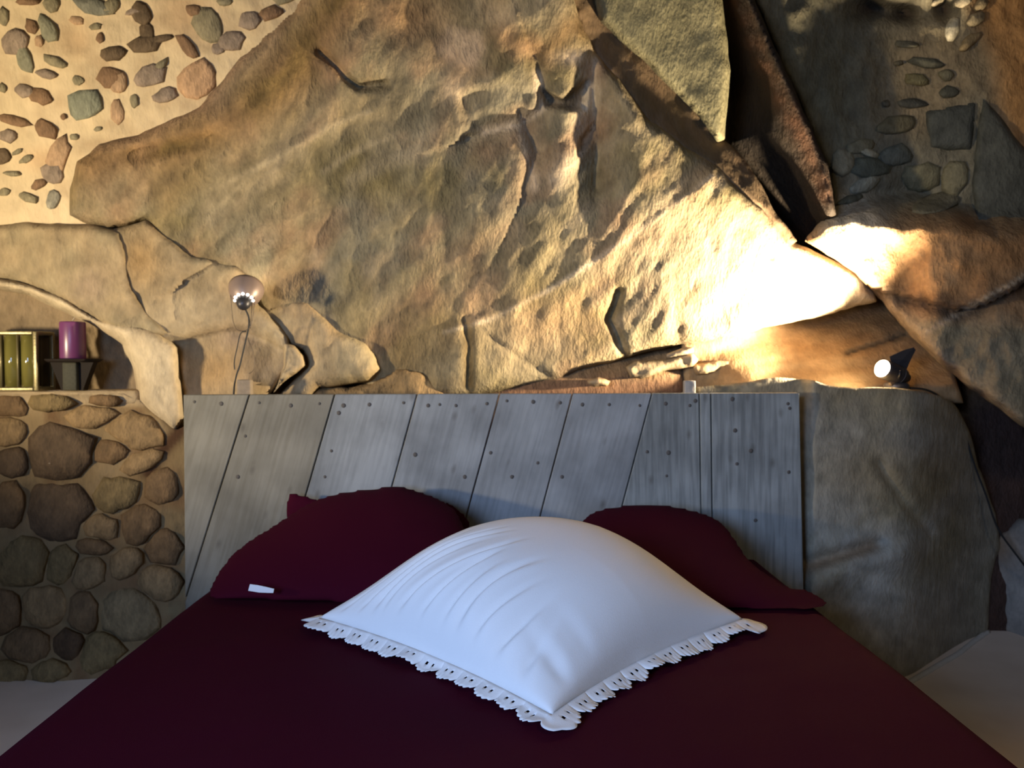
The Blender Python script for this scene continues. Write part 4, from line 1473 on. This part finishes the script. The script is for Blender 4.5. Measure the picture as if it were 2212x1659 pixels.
# lace trim all around: scalloped strip with punched eyelets
ctr = Tp.reshape(-1, 3).mean(0)
edge_uv = []
M_ = 420
for (a, b_) in (((-1, -1), (1, -1)), ((1, -1), (1, 1)), ((1, 1), (-1, 1)), ((-1, 1), (-1, -1))):
    for k in range(M_):
        t = k / M_
        edge_uv.append((a[0] + (b_[0] - a[0]) * t, a[1] + (b_[1] - a[1]) * t))
edge_uv = np.array(edge_uv)
Ep = white_surface(edge_uv[:, 0], edge_uv[:, 1], False)
Ep[:, 2] = np.maximum(white_surface(edge_uv[:, 0], edge_uv[:, 1], True)[:, 2], BEDZ + 0.006)
nE = len(Ep)
out_dir = np.zeros((nE, 3))
for i in range(nE):
    t = Ep[(i + 5) % nE] - Ep[i - 5]
    t[2] = 0
    d = np.array([t[1], -t[0], 0])
    if np.dot(d, Ep[i] - ctr) < 0:
        d = -d
    out_dir[i] = d / (np.linalg.norm(d) + 1e-9)
for _ in range(24):
    out_dir = (np.roll(out_dir, 1, 0) + out_dir + np.roll(out_dir, -1, 0)) / 3
out_dir /= np.linalg.norm(out_dir, axis=1)[:, None]
arc = np.concatenate([[0], np.cumsum(np.linalg.norm(np.diff(Ep, axis=0), axis=1))])
ROWS = 7
PER = 0.047
lv = []
for r in range(ROWS):
    f = r / (ROWS - 1)
    ph = (arc / PER) % 1.0
    sc = np.sqrt(np.clip(1 - (2 * ph - 1) ** 2, 0, 1))
    small = np.abs(np.sin(ph * math.pi * 5))
    wdt = 0.013 + 0.019 * sc + 0.0045 * small * (f ** 2)
    crn = np.exp(-((1 - np.abs(edge_uv[:, 0])) ** 2 + (1 - np.abs(edge_uv[:, 1])) ** 2) / 0.006)
    p = Ep + out_dir * ((wdt * (1 + 0.25 * crn)) * f)[:, None]
    p[:, 2] += 0.006 * np.sin(arc / 0.031 + 1.3 * np.sin(arc * 23)) * f - 0.010 * f + 0.010 * fbm(arc * 1000, arc * 0, 60, 160, 3) * f
    p += out_dir * (0.010 * fbm(arc * 1000, arc * 0 + 50, 45, 161, 3) * f)[:, None]
    p[:, 2] = np.maximum(p[:, 2], BEDZ + 0.007 + 0.002 * np.sin(arc * 160) * f)
    lv.append(p)
lv = np.concatenate(lv)
lf = []
for r in range(ROWS - 1):
    for i in range(nE):
        j = (i + 1) % nE
        ph = ((arc[i] + arc[j]) / 2 / PER) % 1.0 if j else 0
        hole = (r in (2,) and (abs(ph - 0.35) < 0.05 or abs(ph - 0.65) < 0.05))
        if hole:
            continue
        lf.append((r * nE + i, r * nE + j, (r + 1) * nE + j, (r + 1) * nE + i))
lace = link('lace_trim', mesh_from(lv, lf, None, 'lace'), 'white_cotton', wp)
md = lace.modifiers.new('solid', 'SOLIDIFY')
md.thickness = 0.0012
lace['label'] = 'scalloped white eyelet lace edging'

# ================================================================== SPOTLIGHT ON THE GREY BOULDER (right)
simple('black_metal', (0.045, 0.042, 0.045), 0.42, 0.4)
simple('black_rubber', (0.012, 0.012, 0.012), 0.7)
simple('mauve_metal', (0.27, 0.195, 0.16), 0.42, 0.25)
simple('wire_metal', (0.10, 0.07, 0.045), 0.5, 0.3)
simple('reflector', (0.75, 0.72, 0.66), 0.2, 1.0)


def emit(name, col, st):
    m, nt, b = new_mat(name)
    b.inputs['Base Color'].default_value = (*col, 1)
    b.inputs['Emission Color'].default_value = (*col, 1)
    b.inputs['Emission Strength'].default_value = st
    return m


emit('lamp_glow', (1.0, 0.90, 0.70), 12)
emit('lamp_glow_small', (1.0, 0.95, 0.86), 4)

LY = 2.07
lampR_face = P(1906, 796, LY)
axisR = Vector((-0.78, -0.36, 0.24)).normalized()      # lamp shines left, a little up and out of the recess
lampR = empty('spotlight', P(1930, 834, LY + 0.03), 'black bell spotlight glowing on top of the grey boulder', 'lamp')
Q = axisR.to_track_quat('Z', 'Y').to_matrix().to_4x4()
M = Matrix.Translation(lampR_face) @ Q
bm = bmesh.new()
add_lathe(bm, [(0.0235, 0.000), (0.0258, 0.000), (0.0268, -0.012), (0.0275, -0.045), (0.0265, -0.070), (0.022, -0.085), (0.0145, -0.092), (0.0135, -0.106), (0.0, -0.107)], M, 36)
bm_obj('housing', bm, 'black_metal', lampR)
bm = bmesh.new()
add_lathe(bm, [(0.0, -0.012), (0.006, -0.013), (0.0150, -0.012), (0.0245, 0.001)], M, 36)
bm_obj('reflector', bm, 'reflector', lampR)
bm = bmesh.new()
add_lathe(bm, [(0.0, 0.004), (0.012, 0.0035), (0.020, 0.002), (0.0238, 0.000), (0.0230, -0.003)], M, 36)
bm_obj('glowing_lens', bm, 'lamp_glow', lampR)
# cooling ribs
for k in range(3):
    bm = bmesh.new()
    add_lathe(bm, [(0.020, -0.064 - 0.010 * k), (0.0280 - 0.003 * k, -0.064 - 0.010 * k), (0.0280 - 0.003 * k, -0.067 - 0.010 * k), (0.016 - 0.002 * k, -0.067 - 0.010 * k)], M, 28)
    bm_obj('cooling_rib', bm, 'black_metal', lampR)
# yoke and clamp
side = axisR.cross(Vector((0, 0, 1))).normalized()
upv = side.cross(axisR).normalized()
hub = lampR_face - axisR * 0.035
base = P(1936, 832, LY + 0.03)
bm = bmesh.new()
add_tube(bm, smooth_path([hub + side * 0.030 + upv * 0.004, hub + side * 0.030 - upv * 0.012, base + Vector((0.004, 0, 0.012)), base + Vector((0, 0, 0.010)), hub - side * 0.030 - upv * 0.012, hub - side * 0.030 + upv * 0.004], 5), 0.0028, 8)
bm_obj('yoke', bm, 'black_metal', lampR)
# angled fin bracket behind
fin = P(1973, 757, LY + 0.01)
bm = bmesh.new()
pa = [P(1922, 770, LY + 0.02), P(1950, 757, LY + 0.02), P(1974, 750, LY + 0.02), P(1978, 756, LY + 0.022), P(1968, 776, LY + 0.022), P(1954, 808, LY + 0.02), P(1940, 816, LY + 0.018), P(1928, 800, LY + 0.018)]
fr = [bm.verts.new(p) for p in pa]
bk = [bm.verts.new(p + Vector((0.002, 0.006, 0))) for p in pa]
bm.faces.new(fr)
bm.faces.new(bk[::-1])
for k in range(len(fr)):
    bm.faces.new((fr[k], bk[k], bk[(k + 1) % len(fr)], fr[(k + 1) % len(fr)]))
bm_obj('bracket', bm, 'black_metal', lampR, smooth=False)
bm = bmesh.new()
add_lathe(bm, [(0, 0.009), (0.026, 0.008), (0.033, 0.003), (0.034, -0.012), (0, -0.012)], Matrix.Translation(base), 24)
bm_obj('base_plate', bm, 'black_metal', lampR)
bm = bmesh.new()
add_box(bm, base + Vector((-0.018, -0.018, 0.010)), (0.030, 0.010, 0.012), Euler((0, -0.5, 0.3)).to_matrix())
bm_obj('clamp_lever', bm, 'wire_metal', lampR, bevel=0.002)
# light of that lamp
beam = Vector((-0.66, -0.06, 0.80))
light('spotlight_beam', 'SPOT', lampR_face + axisR * 0.012, lampR_face + axisR * 0.012 + beam, 245, (1.0, 0.82, 0.56), spot_size=math.radians(136), spot_blend=0.45, shadow_soft_size=0.016)
light('spotlight_spill', 'POINT', lampR_face + axisR * 0.014 + Vector((-0.004, 0, -0.012)), None, 3.6, (1.0, 0.76, 0.46), shadow_soft_size=0.012)

# its cable down the boulder
cab = [(1966, 838, 2.10), (2000, 842, 2.13), (2029, 857, 2.16), (2060, 890, 2.19), (2082, 932, 2.22), (2107, 1010, 2.25), (2130, 1070, 2.27), (2156, 1142, 2.29), (2198, 1202, 2.30), (2240, 1260, 2.30), (2280, 1350, 2.28), (2290, 1420, 2.24)]
bm = tube(smooth_path([P(*c) for c in cab], 5), 0.0030, 6)
bm_obj('power_cord', bm, 'black_rubber', lampR)

# ================================================================== LEFT SPOTLIGHT
LLY = 1.985
capL = P(526, 656, LLY)
lampL = empty('spotlight', P(522, 720, LLY + 0.03), 'mauve grey bowl spotlight with a ring of lit holes seen from behind', 'lamp')
axL = Vector((-0.10, 0.62, 0.60)).normalized()    # shines up and back on to the rock
Q = axL.to_track_quat('Z', 'Y').to_matrix().to_4x4()
M = Matrix.Translation(capL) @ Q
bm = bmesh.new()
add_lathe(bm, [(0.019, 0.010), (0.030, 0.020), (0.040, 0.036), (0.0455, 0.056), (0.0465, 0.066), (0.0450, 0.066), (0.038, 0.037), (0.028, 0.022), (0.018, 0.012)], M, 40)
bm_obj('shade', bm, 'mauve_metal', lampL)
bm = bmesh.new()
add_lathe(bm, [(0.0, -0.017), (0.008, -0.016), (0.014, -0.011), (0.0185, -0.001), (0.0205, 0.009), (0.019, 0.012), (0, 0.012)], M, 32)
bm_obj('rear_cap', bm, 'black_metal', lampL)
hub_c = M @ Vector((0, 0, 0.0135))
for k in range(12):
    a = 2 * math.pi * k / 12
    c = M @ Vector((0.0235 * math.cos(a), 0.0235 * math.sin(a), 0.0125))
    if (c - hub_c).z < -0.001:
        continue
    bm = bmesh.new()
    bmesh.ops.create_uvsphere(bm, u_segments=10, v_segments=6, radius=0.0043, matrix=Matrix.Translation(c) @ Q @ Matrix.Diagonal((1, 1, 0.7, 1)))
    bm_obj('lit_vent_hole', bm, 'lamp_glow_small', lampL)
bm = bmesh.new()
add_lathe(bm, [(0, 0.030), (0.012, 0.030), (0.014, 0.022), (0.012, 0.012), (0, 0.012)], M, 20)
bm_obj('bulb', bm, 'lamp_glow_small', lampL)
light('left_spotlight_beam', 'SPOT', M @ Vector((0, 0, 0.07)), M @ Vector((0, 0, 1.0)), 0.9, (1.0, 0.78, 0.5), spot_size=math.radians(120), spot_blend=0.7, shadow_soft_size=0.02)
# wire legs
for pts in ([(497, 622), (500, 660), (503, 690), (507, 704)], [(550, 625), (549, 660), (545, 690), (540, 710)], [(545, 640), (543, 680), (540, 705)]):
    bm = tube(smooth_path([P(a, b_, LLY + 0.012) for a, b_ in pts], 4), 0.0009, 6)
    bm_obj('wire_leg', bm, 'wire_metal', lampL)
bm = tube(smooth_path([P(a, b_, LLY + 0.012 + 0.001 * k) for k, (a, b_) in enumerate([(507, 704), (512, 712), (524, 715), (534, 712), (541, 706)])], 4), 0.0009, 6)
bm_obj('wire_leg', bm, 'wire_metal', lampL)
# cords
c1 = [(530, 668), (537, 684), (538, 700), (535, 718), (531, 735), (524, 765), (518, 790), (511, 810), (506, 835), (504, 870)]
bm = tube(smooth_path([P(a, b_, LLY + 0.008 + 0.0035 * k) for k, (a, b_) in enumerate(c1)], 5), 0.0024, 6)
bm_obj('power_cord', bm, 'black_rubber', lampL)
c2 = [(532, 716), (522, 718), (517, 728), (513, 748), (508, 770), (506, 785), (507, 798)]
bm = tube(smooth_path([P(a, b_, LLY + 0.03 + 0.002 * k) for k, (a, b_) in enumerate(c2)], 5), 0.0016, 6)
bm_obj('cord_loop', bm, 'black_rubber', lampL)
c3 = [(536, 730), (541, 745), (547, 760), (550, 778), (549, 795), (544, 803), (538, 807)]
bm = tube(smooth_path([P(a, b_, LLY + 0.03 + 0.002 * k) for k, (a, b_) in enumerate(c3)], 5), 0.0011, 6)
bm_obj('cord_loop', bm, 'wire_metal', lampL)

# ================================================================== CANDLE, STAND, BOX ON THE LEDGE
CY = 2.10
zl = LEDGE_Z
k_ = CY / FPX
top_plate = P(160, 778, CY)
stand = empty('candle_stand', (top_plate.x, CY, zl), 'black iron plate stand under the purple candle', 'candle holder')
simple('black_iron', (0.014, 0.010, 0.008), 0.7, 0.0, bump=0.001, bscale=120, **{'Specular IOR Level': 0.12})
simple('worn_iron', (0.045, 0.043, 0.03), 0.7, 0.0, bump=0.001, bscale=120, var=0.3, **{'Specular IOR Level': 0.2})
bm = bmesh.new()
add_lathe(bm, [(0, 0.0), (0.062, 0.0), (0.070, 0.004), (0.0715, 0.001), (0.062, -0.006), (0, -0.006)], Matrix.Translation(top_plate), 36)
bm_obj('plate', bm, 'black_iron', stand)
bm = bmesh.new()
pz = (zl + top_plate.z - 0.006) / 2
hz = top_plate.z - 0.006 - zl
add_box(bm, (top_plate.x + 0.0, CY, pz), (0.040, 0.05, hz))
bm_obj('pedestal', bm, 'worn_iron', stand, bevel=0.004)
for sx in (-1, 1):
    bm = bmesh.new()
    prof = [(0.020, top_plate.z - 0.006), (0.060, top_plate.z - 0.006), (0.052, top_plate.z - 0.026), (0.034, zl + 0.012), (0.030, zl), (0.020, zl)]
    fr = [bm.verts.new((top_plate.x + sx * a, CY - 0.012, z)) for a, z in prof]
    bk = [bm.verts.new((top_plate.x + sx * a, CY + 0.012, z)) for a, z in prof]
    bm.faces.new(fr)
    bm.faces.new(bk[::-1])
    for k in range(len(fr)):
        bm.faces.new((fr[k], bk[k], bk[(k + 1) % len(fr)], fr[(k + 1) % len(fr)]))
    bm_obj('bracket', bm, 'black_iron', stand, smooth=False)

m, nt, b = new_mat('purple_wax')
b.inputs['Base Color'].default_value = (0.135, 0.036, 0.11, 1)
b.inputs['Roughness'].default_value = 0.32
b.inputs['Subsurface Weight'].default_value = 0.15
b.inputs['Subsurface Radius'].default_value = (0.01, 0.004, 0.01)
cp = P(158, 776, CY)
hc = 82 * k_
rc = 25 * k_
bm = bmesh.new()
add_lathe(bm, [(0, 0.0005), (rc * 0.97, 0.0005), (rc, 0.003), (rc, hc - 0.004), (rc * 0.95, hc), (rc * 0.8, hc - 0.001), (rc * 0.4, hc - 0.005), (0, hc - 0.006)], Matrix.Translation((cp.x, CY, top_plate.z)), 36)
cd = bm_obj('candle', bm, 'purple_wax')
tag(cd, 'purple pillar candle on the black iron stand in the niche', 'candle')
bm = bmesh.new()
zc = top_plate.z + hc
add_tube(bm, smooth_path([Vector((cp.x, CY, zc - 0.007)), Vector((cp.x + 0.001, CY, zc + 0.004)), Vector((cp.x + 0.006, CY, zc + 0.012))], 4), 0.0012, 6)
bm_obj('wick', bm, simple('wick_cotton', (0.45, 0.38, 0.28), 0.9), cd)

# gilt glass box (lantern) at the left edge
LNY = 2.06
lc = P(8, 842, LNY)
bx0 = P(-75, 842, LNY).x
bx1 = P(79, 842, LNY).x
zt = P(40, 716, LNY).z
zb = zl
gb = empty('lantern', ((bx0 + bx1) / 2, LNY + 0.05, zb), 'gilt framed lantern of ribbed yellow glass at the left end of the ledge', 'lantern')
simple('gilt', (0.24, 0.20, 0.10), 0.38, 0.55, bump=0.0006, bscale=150)
m, nt, b = new_mat('yellow_glass')
b.inputs['Base Color'].default_value = (0.20, 0.175, 0.045, 1)
b.inputs['Roughness'].default_value = 0.10
b.inputs['Coat Weight'].default_value = 0.8
b.inputs['Transmission Weight'].default_value = 0.25
dpt = 0.075
simple('dark_inside', (0.05, 0.035, 0.015), 0.8)
for (xx, yy) in ((bx0, 0), (bx1, 0), (bx0, dpt), (bx1, dpt)):
    bm = bmesh.new()
    add_box(bm, (xx, LNY + yy, (zt + zb) / 2), (0.011, 0.011, zt - zb))
    bm_obj('post', bm, 'gilt', gb, bevel=0.002)
for (yy, zz) in ((0, zt - 0.004), (0, zb + 0.005), (dpt, zt - 0.004), (dpt, zb + 0.005)):
    bm = bmesh.new()
    add_box(bm, ((bx0 + bx1) / 2, LNY + yy, zz), (bx1 - bx0 - 0.012, 0.012, 0.010))
    bm_obj('rail', bm, 'gilt', gb, bevel=0.002)
for xx in (bx0, bx1):
    for zz in (zt - 0.004, zb + 0.005):
        bm = bmesh.new()
        add_box(bm, (xx, LNY + dpt / 2, zz), (0.010, dpt - 0.012, 0.010))
        bm_obj('rail', bm, 'gilt', gb, bevel=0.002)
wdt = (bx1 - bx0 - 0.012) / 4
for k in range(4):
    x0_ = bx0 + 0.006 + wdt * k
    bm = bmesh.new()
    nseg = 10
    fr, bk = [], []
    for i in range(nseg + 1):
        t = i / nseg
        xx = x0_ + wdt * (0.04 + 0.92 * t)
        yy = LNY + 0.012 - 0.012 * math.sin(math.pi * t)
        for zz in (zb + 0.011, zt - 0.010):
            fr.append(bm.verts.new((xx, yy, zz)))
            bk.append(bm.verts.new((xx, yy + 0.003, zz)))
    for i in range(nseg):
        a = 2 * i
        bm.faces.new((fr[a], fr[a + 2], fr[a + 3], fr[a + 1]))
        bm.faces.new((bk[a], bk[a + 1], bk[a + 3], bk[a + 2]))
        bm.faces.new((fr[a], bk[a], bk[a + 2], fr[a + 2]))
        bm.faces.new((fr[a + 1], fr[a + 3], bk[a + 3], bk[a + 1]))
    bm_obj('glass_pane', bm, 'yellow_glass', gb)
    if k:
        bm = bmesh.new()
        add_box(bm, (x0_, LNY + 0.006, (zt + zb) / 2), (0.004, 0.010, zt - zb - 0.018))
        bm_obj('glazing_bar', bm, 'gilt', gb)
bm = bmesh.new()
add_box(bm, ((bx0 + bx1) / 2, LNY + dpt - 0.003, (zt + zb) / 2), (bx1 - bx0 - 0.012, 0.003, zt - zb - 0.016))
bm_obj('back_panel', bm, 'dark_inside', gb)
